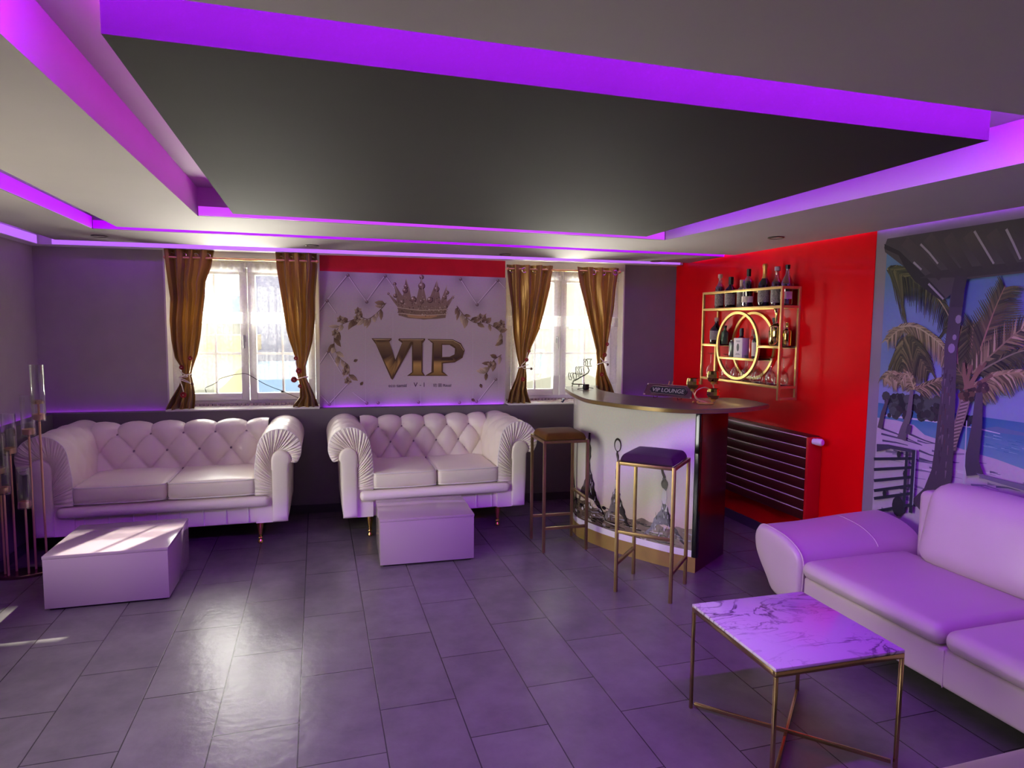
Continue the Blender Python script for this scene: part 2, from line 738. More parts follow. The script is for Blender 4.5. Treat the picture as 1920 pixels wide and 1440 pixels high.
bm = bm_new()
b3(bm, -2.35, 3.5, -2.4, -2.2, 0, 2.4)
struct('wall_front', bm, M_grey)

# right wall: grey near the camera, red behind the bar
YR = 3.21
bm = bm_new()
b3(bm, 3.25, 3.5, -2.2, YR, 0, 2.4)
struct('wall_right', bm, [mat('grey_right_wall_paint', S(126, 116, 126), 0.6, var=0.04)])
bm = bm_new()
b3(bm, 3.246, 3.5, YR, 5.75, 0, 2.4)
struct('wall_right.001', bm, [M_red], 'glossy red wall behind the bar carrying the bottle shelf', 'wall')
bm = bm_new()
b3(bm, 3.234, 3.246, 3.21, 5.5, 0, 0.072)
b3(bm, 3.238, 3.25, -2.2, 3.21, 0, 0.072)
struct('baseboard_right', bm, M_skirt)


# ------------------------------------------------------------------ LED strips
def led(pts, m, label, w=0.012, t=0.004, nrm='y', frame=None, dots=False):
    """a flat emitting tape on a short aluminium carrier"""
    a, b = Vector(pts[0]), Vector(pts[1])
    d = (b - a)
    ln = d.length
    # the tape is glued to the ceiling or ledge that hides it, so it is a part of that
    root = bpy.data.objects.new('led_strip', None)
    COL.objects.link(root)
    root.location = (a + b) / 2
    host = CEIL if a.z > 1.5 else (LOWL if a.x < -2.0 and abs(a.x - b.x) < 0.01 else LOWB)
    root.parent = host
    if host is LOWB:
        root.matrix_parent_inverse = BW_M.inverted()
    root['label'] = label
    if frame is not None:
        root.rotation_euler = (0, 0, frame)
    ang = 0 if frame is not None else math.atan2(d.y, d.x)
    R = Matrix.Rotation(ang, 4, 'Z')
    q = {'side': 1, '-side': -1, 'up': 0}[nrm]
    bm = bm_new()
    bm2 = bm_new()
    if q:
        bx(bm, R @ Vector((0, q * t * 1.5, 0)), (ln, t, w), R)
        bx(bm2, R @ Vector((0, q * t * 0.5, 0)), (ln, t, w * 1.3), R)
    else:
        bx(bm, (0, 0, t * 1.5), (ln, w, t), R)
        bx(bm2, (0, 0, t * 0.5), (ln, w * 1.3, t), R)
    obj('tape', bm, m, root, 0)
    obj('carrier', bm2, M_white, root, 0)
    return root


led([(-0.55, 1.382, 2.262), (2.36, 1.382, 2.262)], M_led_band, 'purple led strip on the near edge of the ceiling opening', nrm='side')
led([(-0.417, 1.62, 2.265), (-0.421, 3.83, 2.265)], M_led_pink, 'magenta led strip on the left side of the black panel', nrm='side')
led([(-0.38, 3.853, 2.265), (2.03, 3.882, 2.265)], M_led_far, 'purple led strip on the far side of the black panel', nrm='side')
led([(2.029, 1.62, 2.265), (2.062, 3.85, 2.265)], M_led_right, 'purple led strip on the right side of the black panel', nrm='-side')
led([(-1.167, 0.7, 2.265), (-1.167, 4.56, 2.265)], M_led_far, 'purple led strip in the left ceiling trough', nrm='side')
led([(-1.13, 4.602, 2.265), (3.2, 4.602, 2.265)], M_led_far, 'purple led strip in the trough near the windows', nrm='side')
led([(-1.1, 0.58, 2.20), (3.1, 0.58, 2.20)], M_led_fill, 'added purple led strip out of view above the seats', w=0.05, nrm='up').rotation_euler = (PI, 0, 0)  # added out of view to throw purple light on the seats
led([(-1.742, -0.5, 2.265), (-1.776, 5.40, 2.265)], M_led_soft, 'purple led strip behind the cornice gap on the left', nrm='side')
led([(-1.70, 5.450, 2.265), (3.15, 5.285, 2.265)], M_led, 'purple led strip behind the cornice gap at the windows', nrm='side')
led([BW(-0.1, -0.022, 0.835), BW(0.78, -0.022, 0.835)], M_led_faint, 'purple led strip behind the ledge left of the windows', nrm='up')
led([BW(2.0, -0.022, 0.835), BW(3.55, -0.022, 0.835)], M_led, 'purple led strip behind the ledge under the poster', nrm='up')
led([BW(4.71, -0.022, 0.835), BW(5.18, -0.022, 0.835)], M_led, 'purple led strip behind the ledge beside the bar', nrm='up')
led([(-2.035, 3.9, 0.835), (-2.035, 5.78, 0.835)], M_led_faint, 'purple led strip behind the ledge of the left wall', nrm='up')
led([(3.2425, -0.5, 2.172), (3.2425, 3.2, 2.172)], M_led, 'purple led strip above the beach picture wall', w=0.008, nrm='up').rotation_euler = (PI, 0, 0)
led([(3.2405, 3.25, 2.172), (3.2405, 5.2, 2.172)], M_led, 'purple led strip above the red wall', w=0.008, nrm='up').rotation_euler = (PI, 0, 0)


# LED light on the lower ceiling step faces, put into emissive bands
M_glow = mat('violet_glow', (0.1, 0.02, 0.2), 0.4, emit=(0.40, 0.0, 1.0), estr=0.72)
M_glow_pink = mat('orchid_glow', (0.1, 0.02, 0.2), 0.4, emit=(0.52, 0.05, 0.80), estr=0.72)
M_glow_lilac = mat('lilac_glow', (0.3, 0.2, 0.4), 0.4, emit=(0.42, 0.13, 0.88), estr=0.68)


def glow_band(a, b, hgt, m, label, nx, ny, frame=None):
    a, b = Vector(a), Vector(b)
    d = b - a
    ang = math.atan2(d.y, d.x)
    root = thing('emissive_band', label, 'led strip', (a + b) / 2, ang)
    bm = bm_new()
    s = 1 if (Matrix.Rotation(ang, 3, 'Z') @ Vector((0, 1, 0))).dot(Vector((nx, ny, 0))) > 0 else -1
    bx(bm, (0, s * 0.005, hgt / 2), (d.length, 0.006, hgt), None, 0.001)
    obj('glow_face', bm, m, root, 0.5)
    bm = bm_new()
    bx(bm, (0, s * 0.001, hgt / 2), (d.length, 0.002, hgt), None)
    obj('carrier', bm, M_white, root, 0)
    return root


glow_band((-1.33, 4.739, 2.147), (3.23, 4.739, 2.147), 0.05, M_glow, 'violet glow band in the ceiling step nearer the windows', 0, -1)
glow_band((-0.61, 3.989, 2.147), (2.25, 3.989, 2.147), 0.05, M_glow_pink, 'orchid glow band along the far edge of the ceiling opening', 0, -1)
glow_band((-1.339, 0.7, 2.147), (-1.339, 4.72, 2.147), 0.07, M_glow, 'violet glow band in the left ceiling step', 1, 0)
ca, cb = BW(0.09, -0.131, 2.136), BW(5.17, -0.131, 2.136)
glow_band(ca, cb, 0.06, M_glow_lilac, 'lilac glow band of the cornice above the windows', 0, -1)
glow_band((-1.964, 3.6, 2.136), (-1.964, 5.66, 2.136), 0.06, M_glow_lilac, 'lilac glow band of the left wall cornice', 1, 0)

# ------------------------------------------------------------------ downlights
def downlight():
    t = thing('ceiling_downlight', 'x', 'ceiling light', (0, 0, ZC))
    bm = bm_new()
    lathe(bm, [(0.036, 0.0), (0.050, 0.0), (0.052, -0.004), (0.047, -0.008), (0.039, -0.006), (0.036, -0.001)], 28)
    obj('trim_ring', bm, mat('nickel_ring', S(120, 116, 108), 0.35, metal=0.8), t)
    bm = bm_new()
    lathe(bm, [(0, -0.0005), (0.038, -0.0005), (0.038, -0.003), (0, -0.003)], 24)
    obj('lens', bm, mat('frosted_lens', S(205, 200, 190), 0.4), t)
    return t


dl = downlight()
first = True
for (px, py, lab) in ((187, 442, 'recessed downlight in the left corner of the ceiling border'), (585, 460, 'recessed downlight above the left window'),
                      (948, 477, 'recessed downlight above the right edge of the crown poster'), (1230, 489, 'recessed downlight nearest the red wall by the windows'),
                      (1455, 445, 'recessed downlight above the bottle shelf')):
    p = P(px, py, z=ZC)
    if first:
        dl.location = p
        dl['label'] = lab
        dl['group'] = 'ceiling downlights'
        first = False
    else:
        dup(dl, p, 0, lab, 'ceiling downlights')


# ------------------------------------------------------------------ windows
def pane_material():
    m = bpy.data.materials.new('window_glass')
    m.use_nodes = True
    nt = m.node_tree
    N, L = nt.nodes, nt.links
    N.remove(N['Principled BSDF'])
    out = N['Material Output']
    tr = N.new('ShaderNodeBsdfTransparent')
    tr.inputs['Color'].default_value = (0.96, 0.98, 0.97, 1)
    gl = N.new('ShaderNodeBsdfGlossy')
    gl.inputs['Roughness'].default_value = 0.02
    fr = N.new('ShaderNodeFresnel')
    fr.inputs['IOR'].default_value = 1.3
    mx = N.new('ShaderNodeMixShader')
    L.new(fr.outputs[0], mx.inputs[0])
    L.new(tr.outputs[0], mx.inputs[1])
    L.new(gl.outputs[0], mx.inputs[2])
    L.new(mx.outputs[0], out.inputs['Surface'])
    return m


M_pane = pane_material()
WV = 0.13


def frame_rect(bm, u0, u1, z0, z1, w, v0, v1, bev=0.004):
    b3(bm, u0, u0 + w, v0, v1, z0, z1, 0, bev)
    b3(bm, u1 - w, u1, v0, v1, z0, z1, 0, bev)
    b3(bm, u0 + w, u1 - w, v0, v1, z0, z0 + w, 0, bev)
    b3(bm, u0 + w, u1 - w, v0, v1, z1 - w, z1, 0, bev)


def window(name, o, uL, uM, uR, lab):
    r = bpy.data.objects.new(name, None)
    COL.objects.link(r)
    r.location, r.rotation_euler = BW_A, (0, 0, BW_ANG)
    r['kind'] = 'structure'
    r['label'] = lab
    r['category'] = 'window'
    bm = bm_new()
    # outer frame fills the opening
    b3(bm, o[0] + 0.012, uL, WV, WV + 0.07, ZB, ZT - 0.012, 0, 0.003)
    b3(bm, uR, o[1] - 0.012, WV, WV + 0.07, ZB, ZT - 0.012, 0, 0.003)
    b3(bm, uL, uR, WV, WV + 0.07, ZB, ZB + 0.055, 0, 0.003)
    b3(bm, uL, uR, WV, WV + 0.07, ZT - 0.06, ZT - 0.012, 0, 0.003)
    obj('frame', bm, M_pvc, r, 0.6)
    for a, b, first in ((uL + 0.004, uM - 0.003, True), (uM + 0.003, uR - 0.004, False)):
        bm = bm_new()
        z0, z1 = ZB + 0.058, ZT - 0.064
        frame_rect(bm, a, b, z0, z1, 0.058, WV - 0.018, WV + 0.045)
        c = obj('casement', bm, M_pvc, r, 0.6)
        bm = bm_new()
        um = (a + b) / 2
        b3(bm, um - 0.009, um + 0.009, WV + 0.012, WV + 0.022, z0 + 0.05, z1 - 0.05)
        b3(bm, a + 0.05, b - 0.05, WV + 0.012, WV + 0.022, 1.305, 1.323)
        obj('glazing_bar', bm, M_pvc, c, 0)
        bm = bm_new()
        b3(bm, a + 0.05, b - 0.05, WV + 0.015, WV + 0.019, z0 + 0.05, z1 - 0.05)
        obj('pane', bm, M_pane, c, 0)
        if first:
            bm = bm_new()
            bx(bm, (b - 0.026, WV - 0.022, 1.44), (0.022, 0.008, 0.06), None, 0.003)
            tube(bm, [(b - 0.026, WV - 0.022, 1.46), (b - 0.026, WV - 0.05, 1.46), (b - 0.026, WV - 0.052, 1.44), (b - 0.026, WV - 0.052, 1.36)], 0.008, 8)
            obj('handle', bm, mat('silver_handle', S(190, 190, 190), 0.35, metal=0.7), c)
    bm = bm_new()
    b3(bm, o[0] + 0.012, o[1] - 0.012, -0.125, WV, ZB, ZB + 0.012, 0, 0.003)
    obj('sill', bm, M_white, r, 0)
    # ribbed draught strip along the frame foot
    bm = bm_new()
    k = o[0] + 0.03
    while k < o[1] - 0.04:
        b3(bm, k, k + 0.022, WV - 0.04, WV - 0.004, ZB + 0.012, ZB + 0.03)
        k += 0.032
    obj('sill_grille', bm, mat('sill_grille_grey', S(178, 160, 165), 0.5), r, 0)
    return r


uM1 = PB(466, 620, WV)[0]
uM2 = PB(1049, 620, WV)[0]
window('window_1', O1, PB(338, 620, WV)[0], uM1, PB(591, 620, WV)[0], 'white double casement window left of the crown poster')
window('window_2', O2, uM2 - 0.46, uM2, uM2 + 0.50, 'white double casement window right of the crown poster')

# casement windows on the left, beside the photographer
w3 = bpy.data.objects.new('window_3', None)
COL.objects.link(w3)
w3['kind'] = 'structure'
w3.location = (-2.2, 1.3, 0)
for k in range(2):
    y0 = 0.29 + 1.13 * k
    bm = bm_new()
    for a, b, c, d in ((y0, y0 + 0.06, 0.45, 2.05), (y0 + 1.06, y0 + 1.12, 0.45, 2.05), (y0 + 0.06, y0 + 1.06, 0.45, 0.52), (y0 + 0.06, y0 + 1.06, 1.98, 2.05)):
        b3(bm, -0.03, 0.03, a, b, c, d, 0, 0.004)
    f = obj('casement', bm, M_pvc, w3, 0.5)
    bm = bm_new()
    b3(bm, -0.004, 0.004, y0 + 0.05, y0 + 1.07, 0.51, 1.99)
    obj('pane', bm, M_pane, f, 0)

# ------------------------------------------------------------------ what stands outside
def ext(px0, px1, py0, py1, y, depth):
    a, b = P(px0, py0, y=y), P(px1, py1, y=y)
    return a.x, b.x, y, y + depth, min(a.z, b.z), max(a.z, b.z)


def facade(name, label, cat, px0, px1, py0, y, m, wins=(), depth=2.5, roof=None, base=-0.12):
    a, b = P(px0, py0, y=y), P(px1, py0, y=y)
    t = thing(name, label, cat, ((a.x + b.x) / 2, y, base))
    bm = bm_new()
    h = a.z - base
    w = b.x - a.x
    b3(bm, -w / 2, w / 2, 0, depth, 0, h)
    obj('wall', bm, m, t, 0)
    for (q0, q1, r0, r1) in wins:
        c, d = P(q0, r1, y=y), P(q1, r0, y=y)
        bm = bm_new()
        frame_rect(bm, c.x - t.location.x, d.x - t.location.x, c.z - base, d.z - base, 0.05, -0.03, 0.02)
        f = obj('window_frame', bm, M_pvc, t, 0)
        bm = bm_new()
        b3(bm, c.x - t.location.x, d.x - t.location.x, -0.012, 0.0, c.z - base, d.z - base)
        obj('window_glass', bm, mat('far_glass', S(50, 84, 84), 0.1), f, 0)
    if roof:
        bm = bm_new()
        b3(bm, -w / 2 - 0.1, w / 2 + 0.1, -0.15, depth, h, h + roof[0])
        obj('roof', bm, roof[1], t, 0)
    return t


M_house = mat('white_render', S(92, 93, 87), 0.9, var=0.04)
M_shaded_white = mat('shaded_white_render', S(58, 60, 82), 0.9, var=0.05)  # bluish shade on a white facade, put into the colour
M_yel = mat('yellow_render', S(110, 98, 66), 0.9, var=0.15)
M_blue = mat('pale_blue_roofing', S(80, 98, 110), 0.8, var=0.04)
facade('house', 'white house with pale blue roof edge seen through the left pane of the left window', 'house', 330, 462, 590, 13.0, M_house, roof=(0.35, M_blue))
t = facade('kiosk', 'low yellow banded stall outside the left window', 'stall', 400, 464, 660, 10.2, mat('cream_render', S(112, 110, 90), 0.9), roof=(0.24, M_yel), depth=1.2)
facade('house', 'white house tinted with lavender shade close behind the right pane of the left window', 'house', 476, 640, 440, 12.0, M_shaded_white)
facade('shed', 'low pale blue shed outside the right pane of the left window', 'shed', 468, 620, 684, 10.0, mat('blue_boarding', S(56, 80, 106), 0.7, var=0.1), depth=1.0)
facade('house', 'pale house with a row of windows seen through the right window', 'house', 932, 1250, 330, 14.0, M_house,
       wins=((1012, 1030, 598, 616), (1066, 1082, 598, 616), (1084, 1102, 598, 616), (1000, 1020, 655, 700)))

# unseen house added as sun block: keeps the sun off the lower half of the left window
t = thing('house', 'unseen sun blocking house behind the crown poster wall', 'house', (1.75, 10.5, -0.12))
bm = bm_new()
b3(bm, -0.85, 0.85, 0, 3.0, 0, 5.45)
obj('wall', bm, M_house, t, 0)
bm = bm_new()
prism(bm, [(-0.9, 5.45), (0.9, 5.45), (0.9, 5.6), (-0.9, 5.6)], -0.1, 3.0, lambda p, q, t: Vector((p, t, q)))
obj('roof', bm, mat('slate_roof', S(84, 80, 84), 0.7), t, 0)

t = thing('house', 'unseen sun blocking house far behind the red wall side of the yard', 'house', (8.1, 17.0, -0.12))  # added out of view to keep the sun off the right window
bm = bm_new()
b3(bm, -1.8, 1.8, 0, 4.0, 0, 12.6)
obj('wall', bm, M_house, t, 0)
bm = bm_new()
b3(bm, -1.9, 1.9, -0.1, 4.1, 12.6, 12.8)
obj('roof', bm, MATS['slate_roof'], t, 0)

# ------------------------------------------------------------------ chesterfield sofas
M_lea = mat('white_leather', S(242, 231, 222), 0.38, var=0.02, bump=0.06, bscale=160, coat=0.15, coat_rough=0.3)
M_pipe = mat('white_piping', S(244, 238, 236), 0.4, var=0.02)
M_fold = mat('white_pleated_leather', S(244, 234, 226), 0.36, var=0.03, coat=0.15, coat_rough=0.3)
M_btn = mat('grey_button', S(150, 138, 140), 0.3, var=0.1)


def sm(x, a, b):
    t = max(0.0, min(1.0, (x - a) / (b - a)))
    return t * t * (3 - 2 * t)


def resample(pts, n):
    pts = [Vector(p) for p in pts]
    L = [0]
    for a, b in zip(pts, pts[1:]):
        L.append(L[-1] + (b - a).length)
    out = []
    j = 0
    for i in range(n + 1):
        s = L[-1] * i / n
        while j < len(pts) - 2 and L[j + 1] < s:
            j += 1
        t = (s - L[j]) / max(1e-9, L[j + 1] - L[j])
        out.append(pts[j].lerp(pts[j + 1], min(1, t)))
    return out


def arm_outer(n=120):
    """arm section: inner foot, up the inner face, over the roll, tucked under it"""
    p = [Vector((0.0, 0.37, 0)), Vector((0.0, 0.52, 0)), Vector((0.006, 0.60, 0))]
    for k in range(22):
        a = math.radians(172 - k * 212 / 21)
        p.append(Vector((0.165 + 0.145 * math.cos(a), 0.682 + 0.145 * math.sin(a), 0)))
    p.append(Vector((0.245, 0.592, 0)))
    return resample(crom(p, 4), n)


def chesterfield(label, W, D, loc, rotz, nb, seed):
    rd = random.Random(seed)
    root = thing('chesterfield_sofa', label, 'sofa', loc, rotz)
    inL = W / 2 - 0.305

    # arms -------------------------------------------------
    for sd in (-1, 1):
        X = lambda u: sd * (inL + u)
        full = [Vector((0.0, 0.165, 0))] + arm_outer(60) + [Vector((0.225, 0.585, 0)), Vector((0.222, 0.40, 0)), Vector((0.215, 0.18, 0)), Vector((0.20, 0.165, 0))]
        sec = resample(full, 96)
        NS = len(sec)
        bm = bm_new()

        def arm_pt(i, yy):
            a, c = sec[(i - 1) % NS], sec[(i + 1) % NS]
            d = (c - a)
            nrm = Vector((-d.y, d.x, 0)).normalized()      # outward for this winding
            p = sec[i % NS].copy()
            s = i / NS
            w = sm(s, 0.16, 0.26) * (1 - sm(s, 0.52, 0.60)) * sm(yy, 0.05, 0.14) * (1 - sm(yy, D - 0.30, D - 0.2))
            q = (s - 0.2) * NS * 0.02
            a1 = yy / 0.21 + q / 0.30
            b1 = yy / 0.21 - q / 0.30
            h = math.sqrt(abs(math.sin(PI * a1) * math.sin(PI * b1)))
            # radiating creases near the rolled front edge
            cr = 0.004 * math.sin(s * 150 + 3 * math.sin(s * 37)) * sm(s, 0.3, 0.36) * (1 - sm(s, 0.55, 0.6)) * (1 - sm(yy, 0.02, 0.16))
            p = p + nrm * (w * 0.014 * (h - 0.5) + cr)
            return Vector((X(p.x), yy, p.y))
        NY = 44
        rows = grid(bm, NS - 1, NY, lambda a, b: arm_pt(round(a * (NS - 1)), 0.004 + b * (D - 0.004)), close_u=False)
        for r in rows:
            pass
        for a, b in zip(rows, rows[1:]):
            bm.faces.new((a[-1], a[0], b[0], b[-1]))
        bm.faces.new(rows[0])
        bm.faces.new(rows[-1][::-1])
        arm = obj('arm', bm, M_lea, root, 0.9)
        # pleated facing around the arm front
        N = 300
        po = arm_outer(N)
        pi_ = [Vector((0.108, 0.37, 0)), Vector((0.108, 0.58, 0))]
        for k in range(16):
            a = math.radians(175 - k * 190 / 15)
            pi_.append(Vector((0.175 + 0.066 * math.cos(a), 0.612 + 0.07 * math.sin(a), 0)))
        pin = resample(pi_, N)
        ph = [rd.uniform(0, 6.28) for _ in range(6)]

        def band(a, t):
            i = round(a * N)
            p = po[i].lerp(pin[i], t)
            s = a * 62
            rip = math.sin(2 * PI * s / 1.9 + 1.3 * math.sin(s * 0.6 + ph[0]) + 0.9 * t * math.sin(s * 0.35 + ph[1])) + 0.5 * math.sin(2 * PI * s / 0.9 + ph[2] + 1.2 * math.sin(s * .45))
            y = -0.016 * math.sin(PI * min(1, 0.12 + t * 0.88)) ** 0.7 - 0.0055 * rip * math.sin(PI * t) ** 0.5 - 0.002
            return Vector((X(p.x), y, p.y))
        bm = bm_new()
        grid(bm, N, 7, band)
        obj('pleated_facing', bm, M_fold, root, 1.2)
        # plain upright panel inside the pleats
        bm = bm_new()
        pan = [Vector((0.112, 0.168, 0)), Vector((0.112, 0.56, 0))] + [pin[i] for i in range(int(N * 0.36), N + 1, 6)]
        pan += [Vector((0.226, 0.58, 0)), Vector((0.224, 0.40, 0)), Vector((0.214, 0.168, 0))]
        cen = sum(pan, Vector()) / len(pan)
        rings = []
        for k, dy in ((1.0, 0.0), (0.985, -0.012), (0.93, -0.020), (0.75, -0.024), (0.4, -0.026)):
            rings.append([bm.verts.new((X(cen.x + (p.x - cen.x) * k), dy, cen.y + (p.y - cen.y) * (1 - (1 - k) * 0.5 if k > 0.7 else k * 1.2))) for p in pan])
        for a, b in zip(rings, rings[1:]):
            for i in range(len(pan)):
                bm.faces.new((a[i], a[(i + 1) % len(pan)], b[(i + 1) % len(pan)], b[i]))
        bm.faces.new(rings[-1])
        obj('arm_panel', bm, M_lea, root, 0.9)
        bm = bm_new()
        tube(bm, [(X(p.x), -0.004, p.y) for p in po[::3]], 0.0045, 6)
        obj('piping', bm, M_pipe, arm, 0.9)

    # back -------------------------------------------------
    prof = [Vector((D - 0.33, 0.36, 0)), Vector((D - 0.315, 0.46, 0)), Vector((D - 0.285, 0.58, 0)), Vector((D - 0.268, 0.655, 0))]
    for k in range(14):
        a = math.radians(176 - k * 176 / 13)
        prof.append(Vector((D - 0.135 + 0.13 * math.cos(a), 0.69 + 0.125 * math.sin(a), 0)))
    prof += [Vector((D - 0.004, 0.60, 0)), Vector((D - 0.01, 0.17, 0))]
    PR = resample(crom(prof, 5), 150)
    plen = sum((a - b).length for a, b in zip(PR, PR[1:]))
    BWd = 2 * inL + 0.10                      # width of the back incl. tuck into arms
    dx = (2 * inL) / nb
    row0 = next(i for i, p in enumerate(PR) if p.y > 0.755) / 150 * plen    # height of the top button row
    dzr = 0.142

    def back_pt(a, b):
        i = min(149, max(1, round(b * 150)))
        d = PR[i + 1 if i < 150 else 150] - PR[i - 1]
        nrm = Vector((-d.y, d.x, 0)).normalized()
        x = (a - 0.5) * BWd
        t = b * plen - row0
        xs = x / dx + 0.5 * (nb % 2 == 0)
        A = xs + t / (2 * dzr)
        B = xs - t / (2 * dzr)
        h_low = abs(math.sin(PI * A) * math.sin(PI * B)) ** 0.48
        h_up = abs(math.sin(PI * xs)) ** 0.55
        k = sm(t, -0.01, 0.03)
        h = h_low * (1 - k) + h_up * k
        fade = 1 - sm(t, 0.22, 0.30)
        amp = (0.050 - 0.016 * sm(t, 0.0, 0.05)) * fade
        wr = 0.0015 * noise.noise(Vector((x * 34, t * 9, seed))) * fade
        off = amp * (h - 0.72) + wr
        # pinch of each button
        for r in range(0, 4):
            tr = -r * dzr
            xo = 0.5 * (r % 2)
            dxn = (xs + xo) - round(xs + xo)
            e = math.hypot(dxn * dx, t - tr)
            if e < 0.05:
                off -= 0.014 * (1 - e / 0.05) ** 2
        p = PR[round(b * 150)] + nrm * off
        return Vector((x, p.x, p.y))
    bm = bm_new()
    grid(bm, int(BWd / 0.0085), 150, back_pt)
    back = obj('tufted_back', bm, M_lea, root, 1.2)
    bmb0 = None
    for r in range(0, 3):
        for k in range(-nb, nb + 1):
            xs = k + 0.5 * (r % 2)
            x = (xs - 0.5 * (nb % 2 == 0)) * dx
            if abs(x) > inL - 0.05:
                continue
            t = -r * dzr
            b = (row0 + t) / plen
            p = back_pt(0.5 + x / BWd, b)
            i = round(b * 150)
            d = PR[i + 1] - PR[i - 1]
            nrm = Vector((0, -d.y, d.x)).normalized()
            bm = bm_new()
            q = Vector((0, 0, 1)).rotation_difference(nrm).to_matrix().to_4x4()
            lathe(bm, [(0, 0.012), (0.007, 0.011), (0.012, 0.007), (0.0135, 0.002), (0.0135, -0.008)], 12, M=Matrix.Translation(p) @ q)
            obj('button', bm, M_btn, back, 1.0)

    # seat, rail, apron ------------------------------------
    cw = (2 * inL + 0.012) / 2
    for sd in (-1, 1):
        bm = bm_new()
        cx = sd * cw / 2
        cdep = D - 0.30 + 0.06
        rr = random.Random(seed * 3 + sd)
        o1 = rr.uniform(0, 9)

        def wr(o):
            k = 0.006 * noise.noise(Vector((o.x * 5 + o1, o.y * 6, o.z * 3)))
            return Vector((o.x, o.y, o.z + k))
        rbox(bm, (cx, -0.02 + cdep / 2, 0.432), (cw - 0.006, cdep, 0.118), 0.03, (0.004, 0.012, 0.02), 10, fn=wr)
        c = obj('seat_cushion', bm, M_lea, root, 1.0)
        for z in (0.484, 0.380):
            bm = bm_new()
            h = cw / 2 - 0.012
            pts = []
            for k in range(25):
                x = -h + 2 * h * k / 24
                pts.append((cx + x, -0.022 - 0.010 * (1 - (x / h) ** 2) + 0.01 * (abs(x / h) ** 8), z))
            pts = [(cx - h - 0.008, cdep * 0.7, z)] + [(cx - h - 0.008, 0.02, z)] + pts + [(cx + h + 0.008, 0.02, z), (cx + h + 0.008, cdep * 0.7, z)]
            tube(bm, pts, 0.0042, 6)
            obj('piping', bm, M_pipe, c, 1.0)
    bm = bm_new()
    rbox(bm, (0, 0.22, 0.324), (2 * inL + 0.19, 0.52, 0.076), 0.034, (0, 0.006, 0), 6)
    obj('front_rail', bm, M_lea, root, 1.0)
    bm = bm_new()
    rbox(bm, (0, D / 2 + 0.01, 0.228), (2 * inL + 0.24, D - 0.03, 0.135), 0.012, (0, 0, 0), 6)
    base = obj('apron', bm, M_lea, root, 0.8)
    n = 8
    for k in range(n):
        x = -inL - 0.02 + (2 * inL + 0.04) * (k + 0.5) / n
        bm = bm_new()
        tube(bm, [(x, 0.022, 0.292), (x, 0.021, 0.168)], 0.0045, 6)
        obj('seam_welt', bm, M_pipe, base, 1.0)
    # legs
    for x in (-inL - 0.02, inL + 0.02):
        for y in (0.07, D - 0.09):
            bm = bm_new()
            lathe(bm, [(0.0, 0.0), (0.013, 0.0), (0.019, 0.008), (0.017, 0.020), (0.010, 0.028), (0.0095, 0.034), (0.016, 0.042), (0.011, 0.052),
                       (0.013, 0.075), (0.020, 0.115), (0.026, 0.145), (0.028, 0.165), (0.0, 0.166)], 20, (x, y, 0))
            obj('leg', bm, mat('polished_gold_leg', S(212, 172, 92), 0.16, metal=1.0, var=0.04), root, 0.8)
    return root


chesterfield('larger white tufted chesterfield sofa beside the glass candle stand', 1.72, 0.80, (-0.985, 4.81, 0), math.radians(-0.6), 5, 3)
chesterfield('smaller white tufted chesterfield loveseat beside the brown bar stool', 1.55, 0.80, (0.845, 4.765, 0), math.radians(0.2), 5, 5)

# ------------------------------------------------------------------ low white tables
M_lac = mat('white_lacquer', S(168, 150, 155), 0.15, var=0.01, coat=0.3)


def low_table(label, x0, x1, y0, y1, h, rotz=0.0):
    t = thing('low_table', label, 'coffee table', ((x0 + x1) / 2, (y0 + y1) / 2, 0), rotz, 'white block coffee tables')
    w, d = x1 - x0, y1 - y0
    bm = bm_new()
    b3(bm, -w / 2 + 0.002, w / 2 - 0.002, -d / 2 + 0.002, d / 2 - 0.002, 0.012, h - 0.018, 0, 0.002)
    obj('body', bm, M_lac, t, 0.5)
    bm = bm_new()
    b3(bm, -w / 2, w / 2, -d / 2, d / 2, h - 0.018, h, 0, 0.0025)
    obj('tabletop', bm, M_lac, t, 0.5)
    bm = bm_new()
    b3(bm, -w / 2 + 0.02, w / 2 - 0.02, -d / 2 + 0.02, d / 2 - 0.02, 0.0, 0.012)
    obj('plinth', bm, M_black, t, 0)
    return t


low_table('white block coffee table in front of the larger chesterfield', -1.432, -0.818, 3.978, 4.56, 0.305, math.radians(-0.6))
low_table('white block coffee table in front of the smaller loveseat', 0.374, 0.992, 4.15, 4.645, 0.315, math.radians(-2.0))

# ------------------------------------------------------------------ bar stools
M_vel_b = mat('brown_velvet', S(100, 64, 24), 0.9, var=0.12, spec=0.15, sheen=0.08, bump=0.05, bscale=200)
M_vel_p = mat('plum_velvet', S(58, 38, 52), 0.9, var=0.12, spec=0.15, sheen=0.08, bump=0.05, bscale=200)


